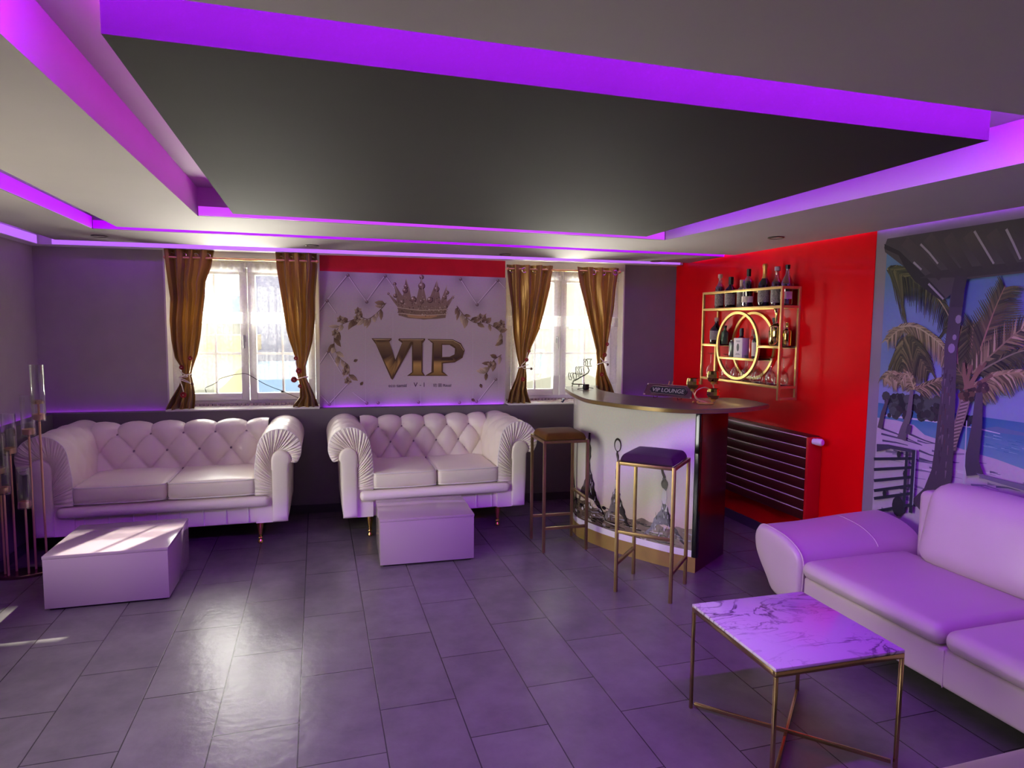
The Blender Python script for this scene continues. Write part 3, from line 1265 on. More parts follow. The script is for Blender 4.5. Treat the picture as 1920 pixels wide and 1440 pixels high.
def stool(label, loc, rotz, w, m):
    t = thing('bar_stool', label, 'bar stool', loc, rotz, 'bar stools at the counter')
    h = w / 2
    k = 0.0095
    for sx, sy in ((-1, -1), (1, -1), (1, 1), (-1, 1)):
        bm = bm_new()
        bx(bm, (sx * (h - k), sy * (h - k), 0.39), (2 * k, 2 * k, 0.78), None, 0.0015)
        obj('leg', bm, M_brass, t, 0.5)
    bm = bm_new()
    frame = [((0, -h + k), (w - 4 * k, 2 * k)), ((0, h - k), (w - 4 * k, 2 * k)), ((-h + k, 0), (2 * k, w - 4 * k)), ((h - k, 0), (2 * k, w - 4 * k))]
    for (x, y), (a, b) in frame:
        bx(bm, (x, y, 0.771), (a, b, 0.019), None, 0.0015)
    obj('seat_frame', bm, M_brass, t, 0.5)
    for (x, y), (a, b), z in (((0, -h + k), (w - 4 * k, 2 * k), 0.17), ((0, h - k), (w - 4 * k, 2 * k), 0.17), ((h - k, 0), (2 * k, w - 4 * k), 0.365)):
        bm = bm_new()
        bx(bm, (x, y, z), (a, b, 0.018), None, 0.0015)
        obj('footrest', bm, M_brass, t, 0.5)
    bm = bm_new()

    def dome(o):
        r = 1 - 0.16 * max(0, o.z + 0.02) / 0.06
        return Vector((o.x * r, o.y * r, o.z))
    rbox(bm, (0, 0, 0.803), (w - 0.02, w - 0.02, 0.048), 0.02, (0, 0, 0.014), 8, fn=dome)
    obj('seat_pad', bm, m, t, 1.0)
    return t


stool('brass bar stool with brown velvet seat beside the loveseat', (1.639, 4.301, 0), math.radians(-2.5), 0.33, M_vel_b)
stool('brass bar stool with plum velvet seat standing nearest the camera', (1.897, 3.405, 0), math.radians(224.5), 0.345, M_vel_p)

# ------------------------------------------------------------------ curved bar
BAR = Vector((2.25, 4.30, 0))
front = crom([(2.12, 5.08, 0), (1.93, 4.76, 0), (1.845, 4.47, 0), (1.878, 4.27, 0), (1.965, 4.03, 0), (2.06, 3.86, 0), (2.165, 3.69, 0), (2.285, 3.54, 0)], 10)
front = resample(front, 70)


def bar_front(s, z, d):
    """s along the curved front, metres from its right end; d outward"""
    s = s / 1.85
    s = 1 - s
    f = max(0, min(69.999, s * 70))
    i = int(f)
    p = front[i].lerp(front[i + 1], f - i)
    t = (front[i + 1] - front[i]).normalized()
    n = Vector((t.y, -t.x, 0))
    if n.y > 0 and n.x > 0:
        n = -n
    return Vector((p.x + n.x * d - BAR.x, p.y + n.y * d - BAR.y, z))


M_wood = mat('dark_counter_wood', S(104, 92, 80), 0.3, var=0.14, vscale=9, coat=0.2)
M_mahog = mat('mahogany_side', S(66, 18, 14), 0.28, var=0.12, vscale=5, coat=0.3)
M_ochre = mat('ochre_plinth', S(150, 126, 62), 0.45, var=0.12, vscale=10)
M_art = art_mat('printed_gloss', 0.12, 0.4)

bar = thing('curved_bar', 'curved bar counter with white splash print front and dark wooden top', 'bar counter', BAR, 0)
LB = 1.85


def curved_slab(bm, z0, z1, d0, d1, s0=0.0, s1=LB, n=60, mi=0):
    rows = []
    for k in range(n + 1):
        s = s0 + (s1 - s0) * k / n
        rows.append([bm.verts.new(bar_front(s, z, d)) for z, d in ((z0, d1), (z1, d1), (z1, d0), (z0, d0))])
    for a, b in zip(rows, rows[1:]):
        for i in range(4):
            f = bm.faces.new((a[i], a[(i + 1) % 4], b[(i + 1) % 4], b[i]))
            f.material_index = mi
    bm.faces.new(rows[0])
    bm.faces.new(rows[-1][::-1])


bm = bm_new()
curved_slab(bm, 0.098, 1.03, -0.03, -0.002)
obj('bar_body', bm, mat('bar_carcass', S(215, 212, 200), 0.4), bar, 0.5)
bm = bm_new()
curved_slab(bm, 0.0, 0.098, -0.03, 0.004)
obj('plinth', bm, M_ochre, bar, 0.5)
# print on the curved front ---------------------------------
A = Art(bar_front, 0.00001)
cW, cB, cY = S(226, 224, 212), S(214, 208, 184), S(196, 168, 112)


def bgcol(a, b):
    z = 0.142 + b * 0.888
    if z < 0.42:
        k = (0.42 - z) / 0.28
        return tuple(cB[i] + (cY[i] - cB[i]) * k * 0.8 for i in range(3))
    k = min(1, (z - 0.42) / 0.3)
    return tuple(cB[i] + (cW[i] - cB[i]) * k for i in range(3))


A.quads(70, 24, lambda a, b: (a * LB, 0.142 + b * 0.888), bgcol)
A.n -= 1
A.quads(70, 1, lambda a, b: (a * LB, 0.098 + b * 0.044), lambda a, b: S(240, 238, 232))
# water line
rw = random.Random(4)
A.n += 40


def water_top(s):
    return 0.27 + 0.012 * math.sin(s * 21) + 0.008 * math.sin(s * 47 + 1) + 0.06 * max(0, (s - 0.75))


A.quads(90, 5, lambda a, b: (a * LB, 0.142 + b * (water_top(a * LB) - 0.142)),
        lambda a, b: tuple(x * (0.75 + 0.5 * noise.noise(Vector((a * 40, b * 3, 2)))) for x in S(150 - 50 * min(1, a * 1.4), 136 - 50 * min(1, a * 1.4), 112 - 46 * min(1, a * 1.4))))
A.n += 40
for k in range(150):
    s = rw.random() ** 0.8 * LB
    z = rw.uniform(0.15, water_top(s))
    w = rw.uniform(0.03, 0.14)
    c = rw.choice([S(40, 36, 32), S(70, 62, 50), S(190, 184, 168), S(120, 108, 84), S(30, 28, 26), S(150, 150, 150)])
    A.line([(s, z), (s + w / 2, z + rw.uniform(-.012, .012)), (s + w, z + rw.uniform(-.01, .01))], rw.uniform(0.004, 0.012), 0.001, c)


def splash(s0, zb, zt, wb, wt, dark, mid, seed, lean=0.0):
    """a column of water: wide flaring foot, thin wavering neck"""
    r = random.Random(seed)
    n = 46
    L, R = [], []
    for k in range(n + 1):
        t = k / n
        z = zb + (zt - zb) * t
        w = wt + (wb - wt) * max(0, (1 - t * 1.7)) ** 1.5 + 0.05 * wb * max(0, 1 - abs(t - 0.42) / 0.25)
        c = s0 + lean * t + 0.006 * math.sin(t * 19 + seed)
        j = 0.004 * math.sin(t * 60 + seed) + r.uniform(-.002, .002)
        L.append((c - w / 2 - j, z))
        R.append((c + w / 2 + j * 0.6, z))
    A.n += 1
    for k in range(n):
        ca = [dark, dark, mid, mid]
        q = noise.noise(Vector((k * 0.35, seed, 0)))
        f = 0.75 + 0.5 * q
        cc = [tuple(x * f for x in c) for c in ca]
        A.poly([L[k], L[k + 1], R[k + 1], R[k]], cc, layer=False)
    for k in range(38):
        t = r.uniform(0.02, 0.6)
        i = int(t * n)
        f = r.uniform(0.15, 0.85)
        x = L[i][0] + (R[i][0] - L[i][0]) * f
        z = L[i][1]
        h = r.uniform(0.01, 0.05)
        A.line([(x, z), (x + r.uniform(-.01, .01), z + h)], r.uniform(.003, .010), .001, r.choice([S(215, 214, 208), S(60, 56, 50), S(120, 122, 126), S(30, 29, 27)]))


splash(0.235, 0.17, 0.60, 0.34, 0.020, S(66, 64, 62), S(136, 136, 138), 2)
A.line([(0.235, 0.585), (0.252, 0.62), (0.262, 0.66), (0.258, 0.695), (0.24, 0.708), (0.225, 0.70), (0.222, 0.69)], 0.020, 0.016, S(70, 66, 58), S(120, 114, 100))
A.disc(0.236, 0.545, 0.026, S(84, 78, 68), 0.032)
A.disc(0.235, 0.46, 0.020, S(214, 212, 204), 0.05)
splash(0.63, 0.20, 0.70, 0.26, 0.020, S(46, 42, 36), S(150, 146, 132), 7)
A.disc(0.63, 0.755, 0.034, S(58, 54, 44), 0.048, 20)
A.disc(0.63, 0.750, 0.025, S(212, 210, 200), 0.037, 20)
A.line([(0.632, 0.715), (0.632, 0.69)], 0.02, 0.008, S(56, 52, 44))
splash(0.93, 0.20, 0.80, 0.42, 0.024, S(34, 31, 26), S(96, 88, 72), 9)
splash(1.25, 0.24, 0.70, 0.34, 0.018, S(44, 40, 34), S(110, 102, 86), 12)
for k in range(60):
    s = rw.uniform(0.75, 1.5)
    z = rw.uniform(0.17, 0.29)
    A.disc(s, z, rw.uniform(.006, .03), rw.choice([S(32, 29, 25), S(60, 54, 44), S(214, 212, 204), S(100, 92, 74)]), rw.uniform(.004, .014))
art_obj('splash_print', A, M_art, bar)

# chrome corner strip, side panel
e0, e1 = Vector((2.285, 3.54, 0)) - BAR, Vector((2.672, 3.80, 0)) - BAR
sdv = (e1 - e0).normalized()
sn = Vector((sdv.y, -sdv.x, 0))
sang = math.atan2(sdv.y, sdv.x)
bm = bm_new()
bx(bm, e0 + sdv * 0.012 + sn * 0.004 + Vector((0, 0, 0.565)), (0.026, 0.008, 0.93), Matrix.Rotation(sang, 4, 'Z'), 0.001)
bx(bm, e0 - sdv * 0.004 - sn * 0.01 + Vector((0, 0, 0.565)), (0.008, 0.03, 0.93), Matrix.Rotation(sang, 4, 'Z'), 0.001)
obj('corner_strip', bm, mat('black_chrome', S(70, 70, 72), 0.15, metal=1.0), bar, 0.4)
bm = bm_new()
L_ = (e1 - e0).length
bx(bm, e0 + sdv * (L_ / 2) - sn * 0.014 + Vector((0, 0, 0.515)), (L_ - 0.004, 0.028, 1.03), Matrix.Rotation(sang, 4, 'Z'), 0.001)
obj('side_panel', bm, M_mahog, bar, 0.4)

# counter top
rim = crom([(2.02, 5.16, 0), (1.945, 4.98, 0), (1.853, 4.59, 0), (1.800, 4.20, 0), (1.868, 3.95, 0), (1.965, 3.74, 0), (2.085, 3.585, 0),
            (2.245, 3.495, 0), (2.46, 3.488, 0), (2.66, 3.53, 0), (2.862, 3.63, 0)], 8)
back = crom([(2.90, 3.80, 0), (2.88, 4.02, 0), (2.72, 4.06, 0), (2.52, 4.10, 0), (2.33, 4.22, 0), (2.20, 4.44, 0), (2.165, 4.72, 0), (2.22, 4.98, 0), (2.32, 5.18, 0)], 6)
poly = [(p.x - BAR.x, p.y - BAR.y) for p in rim + back]
bm = bm_new()
prism(bm, poly, 1.030, 1.058, XY)
bmesh.ops.bevel(bm, geom=[e for e in bm.edges if abs(e.verts[0].co.z - e.verts[1].co.z) < 1e-5], offset=0.004, segments=2, affect='EDGES')
obj('countertop', bm, M_wood, bar, 0.6)
bm = bm_new()
rows = []
for i, q in enumerate(rim):
    a_, b_ = rim[max(0, i - 1)], rim[min(len(rim) - 1, i + 1)]
    t_ = (b_ - a_).normalized()
    n_ = Vector((-t_.y, t_.x, 0))
    if (q + n_ - Vector((2.5, 4.5, 0))).length < (q - Vector((2.5, 4.5, 0))).length:
        n_ = -n_
    rows.append([bm.verts.new((q.x - BAR.x + n_.x * d, q.y - BAR.y + n_.y * d, z)) for d, z in ((0.0015, 1.033), (0.0015, 1.054), (-0.001, 1.054), (-0.001, 1.033))])
for a_, b_ in zip(rows, rows[1:]):
    for i in range(4):
        bm.faces.new((a_[i], a_[(i + 1) % 4], b_[(i + 1) % 4], b_[i]))
bm.faces.new(rows[0])
bm.faces.new(rows[-1][::-1])
obj('edge_band', bm, mat('olive_gold_edge', S(140, 116, 66), 0.3, metal=0.4, var=0.1), bar, 0.6)
ZBAR = 1.058

# ------------------------------------------------------------------ marble coffee table
MT = Vector((1.695, 1.975, 0))
mt = thing('marble_coffee_table', 'square coffee table with white marble top on thin brass frame', 'coffee table', MT, math.radians(-1.5))


def marble_material():
    m = bpy.data.materials.new('white_marble')
    m.use_nodes = True
    nt = m.node_tree
    N, L = nt.nodes, nt.links
    b = N['Principled BSDF']
    b.inputs['Roughness'].default_value = 0.12
    b.inputs['Coat Weight'].default_value = 0.3
    tc = N.new('ShaderNodeTexCoord')
    cols = None
    prev = None
    for sc_, dist, lo, hi, colr, off in ((3.1, 1.1, 0.0, 0.028, S(96, 78, 100), 1.7), (6.2, 1.6, 0.0, 0.020, S(150, 130, 152), 7.3)):
        mp = N.new('ShaderNodeMapping')
        mp.inputs['Location'].default_value = (off, off * 0.7, 0.3)
        mp.inputs['Rotation'].default_value = (0, 0, 0.5)
        mp.inputs['Scale'].default_value = (1, 1.8, 1)
        L.new(tc.outputs['Object'], mp.inputs['Vector'])
        n = N.new('ShaderNodeTexNoise')
        n.inputs['Scale'].default_value = sc_
        n.inputs['Detail'].default_value = 9
        n.inputs['Roughness'].default_value = 0.55
        n.inputs['Distortion'].default_value = dist
        L.new(mp.outputs[0], n.inputs['Vector'])
        a = N.new('ShaderNodeMath')
        a.operation = 'SUBTRACT'
        a.inputs[1].default_value = 0.5
        L.new(n.outputs['Fac'], a.inputs[0])
        ab = N.new('ShaderNodeMath')
        ab.operation = 'ABSOLUTE'
        L.new(a.outputs[0], ab.inputs[0])
        mr = N.new('ShaderNodeMapRange')
        mr.inputs['From Min'].default_value = lo
        mr.inputs['From Max'].default_value = hi
        mr.inputs['To Min'].default_value = 1
        mr.inputs['To Max'].default_value = 0
        L.new(ab.outputs[0], mr.inputs['Value'])
        # veins only in patches
        n3 = N.new('ShaderNodeTexNoise')
        n3.inputs['Scale'].default_value = 2.6
        L.new(mp.outputs[0], n3.inputs['Vector'])
        r3 = N.new('ShaderNodeMapRange')
        r3.inputs['From Min'].default_value = 0.42
        r3.inputs['From Max'].default_value = 0.62
        L.new(n3.outputs['Fac'], r3.inputs['Value'])
        mu = N.new('ShaderNodeMath')
        mu.operation = 'MULTIPLY'
        L.new(mr.outputs['Result'], mu.inputs[0])
        L.new(r3.outputs['Result'], mu.inputs[1])
        mx = N.new('ShaderNodeMix')
        mx.data_type = 'RGBA'
        L.new(mu.outputs[0], mx.inputs['Factor'])
        if prev is None:
            mx.inputs['A'].default_value = (*S(208, 198, 206), 1)
        else:
            L.new(prev, mx.inputs['A'])
        mx.inputs['B'].default_value = (*colr, 1)
        prev = mx.outputs['Result']
    L.new(prev, b.inputs['Base Color'])
    return m


hw = 0.262
bm = bm_new()
b3(bm, -hw, hw, -hw, hw, 0.428, 0.440, 0, 0.002)
obj('tabletop', bm, marble_material(), mt, 0.5)
bm = bm_new()
k = 0.008
for sx, sy, a, b in ((0, -1, 2 * hw, 2 * k), (0, 1, 2 * hw, 2 * k), (-1, 0, 2 * k, 2 * hw - 4 * k), (1, 0, 2 * k, 2 * hw - 4 * k)):
    bx(bm, (sx * (hw - k), sy * (hw - k), 0.418), (a, b, 0.019), None, 0.001)
M_lb = mat('light_brass', S(186, 158, 110), 0.22, metal=1.0, var=0.06)
obj('top_frame', bm, M_lb, mt, 0.4)
for sx in (-1, 1):
    for sy in (-1, 1):
        bm = bm_new()
        bx(bm, (sx * (hw - 0.006), sy * (hw - 0.006), 0.2045), (0.012, 0.012, 0.409), None, 0.001)
        obj('leg', bm, M_lb, mt, 0.4)
for sg in (1, -1):
    bm = bm_new()
    bx(bm, (0, 0, 0.008 if sg == 1 else 0.0215), (2 * (hw - 0.016) * math.sqrt(2), 0.012, 0.013), Matrix.Rotation(sg * PI / 4, 4, 'Z'), 0.001)
    obj('cross_stretcher', bm, M_lb, mt, 0.4)

# ------------------------------------------------------------------ modern leather sofa by the right wall
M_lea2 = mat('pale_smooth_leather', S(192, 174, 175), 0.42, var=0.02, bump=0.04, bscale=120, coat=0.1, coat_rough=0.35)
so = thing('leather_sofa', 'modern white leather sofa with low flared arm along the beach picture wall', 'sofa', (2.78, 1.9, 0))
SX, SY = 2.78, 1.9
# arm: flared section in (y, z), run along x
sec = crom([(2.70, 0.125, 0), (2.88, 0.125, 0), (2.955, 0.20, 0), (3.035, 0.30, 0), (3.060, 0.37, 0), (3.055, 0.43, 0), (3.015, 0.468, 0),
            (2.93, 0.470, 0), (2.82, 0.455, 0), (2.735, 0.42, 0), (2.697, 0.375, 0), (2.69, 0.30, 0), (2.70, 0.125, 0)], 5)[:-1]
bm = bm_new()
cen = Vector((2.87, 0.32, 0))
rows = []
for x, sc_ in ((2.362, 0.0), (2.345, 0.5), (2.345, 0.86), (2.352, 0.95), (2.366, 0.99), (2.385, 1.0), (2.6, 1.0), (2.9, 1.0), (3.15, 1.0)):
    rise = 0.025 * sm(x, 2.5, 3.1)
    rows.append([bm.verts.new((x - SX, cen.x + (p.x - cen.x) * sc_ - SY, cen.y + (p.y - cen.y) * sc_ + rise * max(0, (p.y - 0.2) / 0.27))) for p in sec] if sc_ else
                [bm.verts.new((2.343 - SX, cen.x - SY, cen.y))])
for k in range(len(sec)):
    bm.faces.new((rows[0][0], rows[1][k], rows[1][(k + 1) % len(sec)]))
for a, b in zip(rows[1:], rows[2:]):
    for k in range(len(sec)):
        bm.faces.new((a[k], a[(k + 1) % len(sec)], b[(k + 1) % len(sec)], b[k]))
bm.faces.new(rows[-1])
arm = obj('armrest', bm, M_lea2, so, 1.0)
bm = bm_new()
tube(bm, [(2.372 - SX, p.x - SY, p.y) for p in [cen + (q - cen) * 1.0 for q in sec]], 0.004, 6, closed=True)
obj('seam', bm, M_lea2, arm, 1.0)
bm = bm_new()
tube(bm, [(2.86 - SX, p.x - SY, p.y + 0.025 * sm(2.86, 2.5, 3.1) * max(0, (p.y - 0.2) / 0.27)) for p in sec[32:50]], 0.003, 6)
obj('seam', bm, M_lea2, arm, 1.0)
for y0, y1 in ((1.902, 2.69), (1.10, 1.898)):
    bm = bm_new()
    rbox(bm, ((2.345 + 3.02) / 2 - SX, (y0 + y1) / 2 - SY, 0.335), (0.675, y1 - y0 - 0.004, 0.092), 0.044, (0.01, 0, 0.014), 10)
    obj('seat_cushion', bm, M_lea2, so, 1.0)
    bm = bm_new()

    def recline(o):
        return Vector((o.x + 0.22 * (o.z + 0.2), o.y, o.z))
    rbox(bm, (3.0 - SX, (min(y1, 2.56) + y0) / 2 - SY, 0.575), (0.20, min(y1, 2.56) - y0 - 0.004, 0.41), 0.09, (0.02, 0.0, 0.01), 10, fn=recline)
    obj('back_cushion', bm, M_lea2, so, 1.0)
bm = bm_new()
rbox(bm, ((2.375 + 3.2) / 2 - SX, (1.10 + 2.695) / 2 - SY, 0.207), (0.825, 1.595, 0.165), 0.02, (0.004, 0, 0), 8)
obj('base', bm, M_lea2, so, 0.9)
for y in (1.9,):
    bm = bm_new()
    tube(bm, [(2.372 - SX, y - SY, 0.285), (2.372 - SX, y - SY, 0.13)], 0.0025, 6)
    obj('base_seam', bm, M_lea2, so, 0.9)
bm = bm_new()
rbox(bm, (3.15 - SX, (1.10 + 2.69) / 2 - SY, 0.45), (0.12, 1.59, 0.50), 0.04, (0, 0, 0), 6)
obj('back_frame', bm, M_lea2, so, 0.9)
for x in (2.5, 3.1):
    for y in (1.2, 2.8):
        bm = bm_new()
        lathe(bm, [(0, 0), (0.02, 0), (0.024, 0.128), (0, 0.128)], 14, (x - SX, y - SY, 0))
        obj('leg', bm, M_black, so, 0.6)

# seat in the foreground corner
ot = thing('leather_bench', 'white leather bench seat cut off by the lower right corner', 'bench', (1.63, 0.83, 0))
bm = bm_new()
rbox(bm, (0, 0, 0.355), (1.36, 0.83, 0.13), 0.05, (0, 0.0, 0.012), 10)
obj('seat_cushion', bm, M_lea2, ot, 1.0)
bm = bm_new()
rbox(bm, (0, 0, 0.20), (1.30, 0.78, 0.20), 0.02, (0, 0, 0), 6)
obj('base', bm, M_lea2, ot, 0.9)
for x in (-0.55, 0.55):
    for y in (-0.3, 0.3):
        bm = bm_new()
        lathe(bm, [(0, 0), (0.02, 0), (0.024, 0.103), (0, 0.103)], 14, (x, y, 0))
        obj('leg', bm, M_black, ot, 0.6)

# ------------------------------------------------------------------ curtains, rods, tiebacks
def satin_material():
    m = mat('gold_satin', S(138, 102, 42), 0.34, metal=0.4, var=0.18, vscale=3, sheen=0.3)
    nt = m.node_tree
    b = nt.nodes['Principled BSDF']
    out = nt.nodes['Material Output']
    tl = nt.nodes.new('ShaderNodeBsdfTranslucent')
    tl.inputs['Color'].default_value = (*S(190, 120, 40), 1)
    mx = nt.nodes.new('ShaderNodeMixShader')
    mx.inputs[0].default_value = 0.025
    nt.links.new(b.outputs[0], mx.inputs[1])
    nt.links.new(tl.outputs[0], mx.inputs[2])
    nt.links.new(mx.outputs[0], out.inputs['Surface'])
    return m


M_satin = satin_material()
M_cord = mat('white_cord', S(230, 222, 208), 0.7)
M_flower = mat('red_flower', S(150, 28, 30), 0.6, var=0.2, vscale=30)
M_bead = mat('pearl_bead', S(236, 220, 214), 0.2)
CV = -0.085


def curtain(label, Lp, Rp, nf, ph, flare=0.0):
    Lt = sorted([PB(x, y, CV)[::-1] for x, y in Lp], reverse=True)
    Rt = sorted([PB(x, y, CV)[::-1] for x, y in Rp], reverse=True)
    zt = (Lt[0][0] + Rt[0][0]) / 2
    zb = ZB + 0.014
    zs = [zt - (zt - zb) * k / 90 for k in range(91)]
    zp = min(zs, key=lambda z: interp(Rt, z) - interp(Lt, z))
    uc = (interp(Lt, zt) + interp(Rt, zt)) / 2
    root = thing('curtain', label, 'curtain', BW(uc, CV, zb), BW_ANG, 'gold satin curtains')

    def pt(a, b):
        z = zt - (zt - zb) * b
        l, r = interp(Lt, z), interp(Rt, z)
        w = r - l
        k = max(0.0, 1 - abs(z - zp) / 0.5)
        drift = 0.9 * math.sin(b * 3.1 + ph)
        q = a + 0.018 * math.sin(b * 9 + a * 11 + ph)
        f = math.sin(2 * PI * nf * q + ph + 0.35 * drift)
        f = math.copysign(abs(f) ** 0.75, f)
        f2 = 0.22 * math.sin(2 * PI * nf * 2.3 * q + 1.7 * ph + b * 4)
        amp = (0.034 - 0.014 * k) * (0.75 + 0.3 * math.sin(a * 7 + ph))
        if z < zp:
            amp *= 1 + 0.5 * (zp - z) / max(0.05, zp - zb)
            f2 += 0.5 * math.sin(b * 60 + a * 17) * sm(zp - z, 0.12, max(0.2, zp - zb))
        u = l + w * (a + 0.006 * f * 0)
        side = (abs(2 * a - 1)) ** 3
        v = -amp * (f + f2) * (1 - 0.4 * side) + 0.03 * k * (2 * a - 1) ** 2
        return Vector((u - uc, v, z - zb))
    bm = bm_new()
    grid(bm, 96, 90, pt)
    obj('drape', bm, M_satin, root, 1.4)
    n = 4
    for i in range(n):
        a = (i + 0.5) / n
        p = pt(a, 0.035)
        bm = bm_new()
        q = Matrix.Rotation(PI / 2, 4, 'X')
        ring = [Vector((p.x + 0.021 * math.cos(t * PI / 8), p.y - 0.004, p.z - 0.004 + 0.021 * math.sin(t * PI / 8))) for t in range(16)]
        tube(bm, ring, 0.0045, 6, closed=True)
        obj('eyelet', bm, mat('brass_eyelet', S(208, 196, 160), 0.25, metal=0.8), root, 1.0)
    return Lt, Rt, zp, uc


def rod(label, px0, px1, py):
    a, b = PB(px0, py, CV), PB(px1, py, CV)
    z = a[1]
    root = thing('curtain_rod', label, 'curtain rod', BW((a[0] + b[0]) / 2, CV, z), BW_ANG, 'brass curtain rods')
    h = (b[0] - a[0]) / 2
    bm = bm_new()
    tube(bm, [(-h, 0, 0), (h, 0, 0)], 0.009, 12)
    obj('pole', bm, M_gold, root, 1.0)
    for s in (-1, 1):
        bm = bm_new()
        lathe(bm, [(0, -0.016), (0.012, -0.010), (0.016, 0.0), (0.012, 0.010), (0, 0.016)], 14, M=Matrix.Translation((s * (h + 0.008), 0, 0)))
        obj('finial', bm, M_gold, root, 1.0)
        bm = bm_new()
        tube(bm, [(s * (h - 0.05), 0, -0.004), (s * (h - 0.05), -CV - 0.002, -0.004)], 0.006, 8)
        obj('bracket', bm, M_gold, root, 1.0)


rod('brass curtain rod over the left window', 312, 592, 482)
rod('brass curtain rod over the right window', 954, 1160, 504)


def flower(bm, c, r):
    c = Vector(c)
    for ring, (rr, n, tilt, off) in enumerate(((r, 9, 0.25, 0.0), (r * 0.72, 7, 0.7, -0.006), (r * 0.45, 5, 1.1, -0.010))):
        for k in range(n):
            a = 2 * PI * k / n + ring * 0.3
            d = Vector((math.cos(a), 0, math.sin(a)))
            s = Vector((-math.sin(a), 0, math.cos(a)))
            y = Vector((0, -1, 0))
            vs = []
            for t, w in ((0.1, 0.15), (0.45, 0.42), (0.8, 0.42), (1.0, 0.22)):
                p = c + d * rr * t + y * (math.sin(tilt) * rr * t * 0.5 + 0.003 - off)
                vs.append((bm.verts.new(p - s * rr * w), bm.verts.new(p + y * 0.004), bm.verts.new(p + s * rr * w)))
            for A_, B_ in zip(vs, vs[1:]):
                bm.faces.new((A_[0], A_[1], B_[1], B_[0]))
                bm.faces.new((A_[1], A_[2], B_[2], B_[1]))


def tieback(label, tabs, zc, fl, knot, tail):
    Lt, Rt, zp, uc0 = tabs
    zc = zc or zp
    l, r = interp(Lt, zc), interp(Rt, zc)
    uc, w = (l + r) / 2, (r - l) / 2 + 0.012
    o = BW(uc, CV, zc)
    root = thing('curtain_tieback', label, 'curtain tieback', o, BW_ANG, 'flowered curtain tiebacks')
    bm = bm_new()
    tube(bm, [(w * math.cos(t * PI / 12), 0.052 * math.sin(t * PI / 12), 0.016 * math.cos(t * PI / 12 + 0.6)) for t in range(24)], 0.0042, 6, closed=True)
    obj('cord_loop', bm, M_cord, root, 1.0)
    if tail:
        pts = [Vector((PB(x, y, CV)[0] - uc, -0.062, PB(x, y, CV)[1] - zc)) for x, y in tail]
        bm = bm_new()
        tube(bm, crom(pts, 5), 0.0038, 6)
        obj('cord_tail', bm, M_cord, root, 1.0)
    if knot:
        u, z = PB(*knot, CV)
        bm = bm_new()
        lathe(bm, [(0, -0.012), (0.009, -0.006), (0.011, 0.002), (0.006, 0.012), (0, 0.014)], 12, (u - uc, -0.058, z - zc))
        obj('knot_bead', bm, mat('wooden_bead', S(110, 74, 50), 0.5), root, 1.0)
    for x, y, r_ in fl:
        u, z = PB(x, y, CV)
        bm = bm_new()
        flower(bm, (u - uc, -0.058, z - zc), r_)
        f = obj('flower', bm, M_flower, root, 0)
        bm = bm_new()
        lathe(bm, [(0, -0.005), (0.005, 0), (0, 0.005)], 10, (u - uc, -0.074, z - zc))
        obj('bead', bm, M_bead, f, 1.0)


c1 = curtain('gold satin curtain nearest the left wall, tied with white cord',
             [(308, 466), (312, 500), (320, 560), (318, 600), (321, 640), (326.6, 671), (338.8, 690.5), (341, 705), (334, 724), (321, 745), (306.5, 773)],
             [(402, 470), (397, 500), (386.4, 530), (385.6, 550), (377.5, 620), (376, 632), (369.5, 664), (360, 690), (357, 703), (362, 722), (366, 742), (365.4, 772)], 4, 0.4)
c2 = curtain('gold satin curtain touching the left edge of the crown poster',
             [(516.5, 473), (519.7, 508), (529.4, 565), (537.5, 620), (542, 637), (553.6, 671), (557, 703), (561.7, 722), (561.7, 745), (548.8, 761), (551, 770)],
             [(594, 476), (595.6, 500), (591, 557), (590.8, 597), (586, 640), (573, 687), (574.6, 710), (587.5, 737), (600.4, 770)], 3.7, 1.9)
c3 = curtain('gold satin curtain touching the right edge of the crown poster',
             [(949.5, 494), (953, 531), (959, 578), (962.5, 625), (968.4, 661), (974.3, 686.7), (967.2, 710), (955.4, 736), (948, 762)],
             [(1037, 500), (1031, 538), (1019, 587), (1012, 616), (998, 649), (987, 682), (988.5, 705), (988.5, 731), (996.8, 762)], 4, 2.7)
c4 = curtain('gold satin curtain nearest the red wall, behind the counter',
             [(1081, 500), (1085, 531), (1097, 578), (1106.6, 613), (1118.4, 656), (1120.8, 687), (1117, 710), (1117, 722), (1117, 760)],
             [(1162, 503), (1156, 543), (1152.6, 578), (1146.7, 620), (1139.6, 656), (1133.7, 682), (1139.6, 703), (1149, 722), (1160, 760)], 3.6, 0.9)
tieback('red flower tieback on the curtain nearest the left wall', c1, None, [(360.6, 671, .017), (344.4, 688, .018), (347.7, 739, .024)], (364, 719),
        [(339, 690), (345, 698), (356, 705), (340, 706), (352, 712), (361, 718), (343, 712), (346, 725), (348, 734)])
tieback('red flower tieback on the curtain left of the poster', c2, None, [(556, 671, .016), (561.7, 694.5, .024), (552.8, 710.6, .024), (563.6, 722.8, .015)], None,
        [(556, 674), (557, 684), (561, 692)])
tieback('red flower tieback on the curtain right of the poster', c3, None, [(989, 658, .013), (984, 674, .018), (977.4, 710, .02)], (993, 691),
        [(986, 660), (983, 675), (975, 684), (980, 690), (993, 690)])
tieback('red flower tieback on the curtain nearest the red wall', c4, None, [(1133.7, 645, .017), (1129, 665, .02), (1123.6, 701, .02)], (1135, 683),
        [(1121, 670), (1127, 677), (1134, 683)])


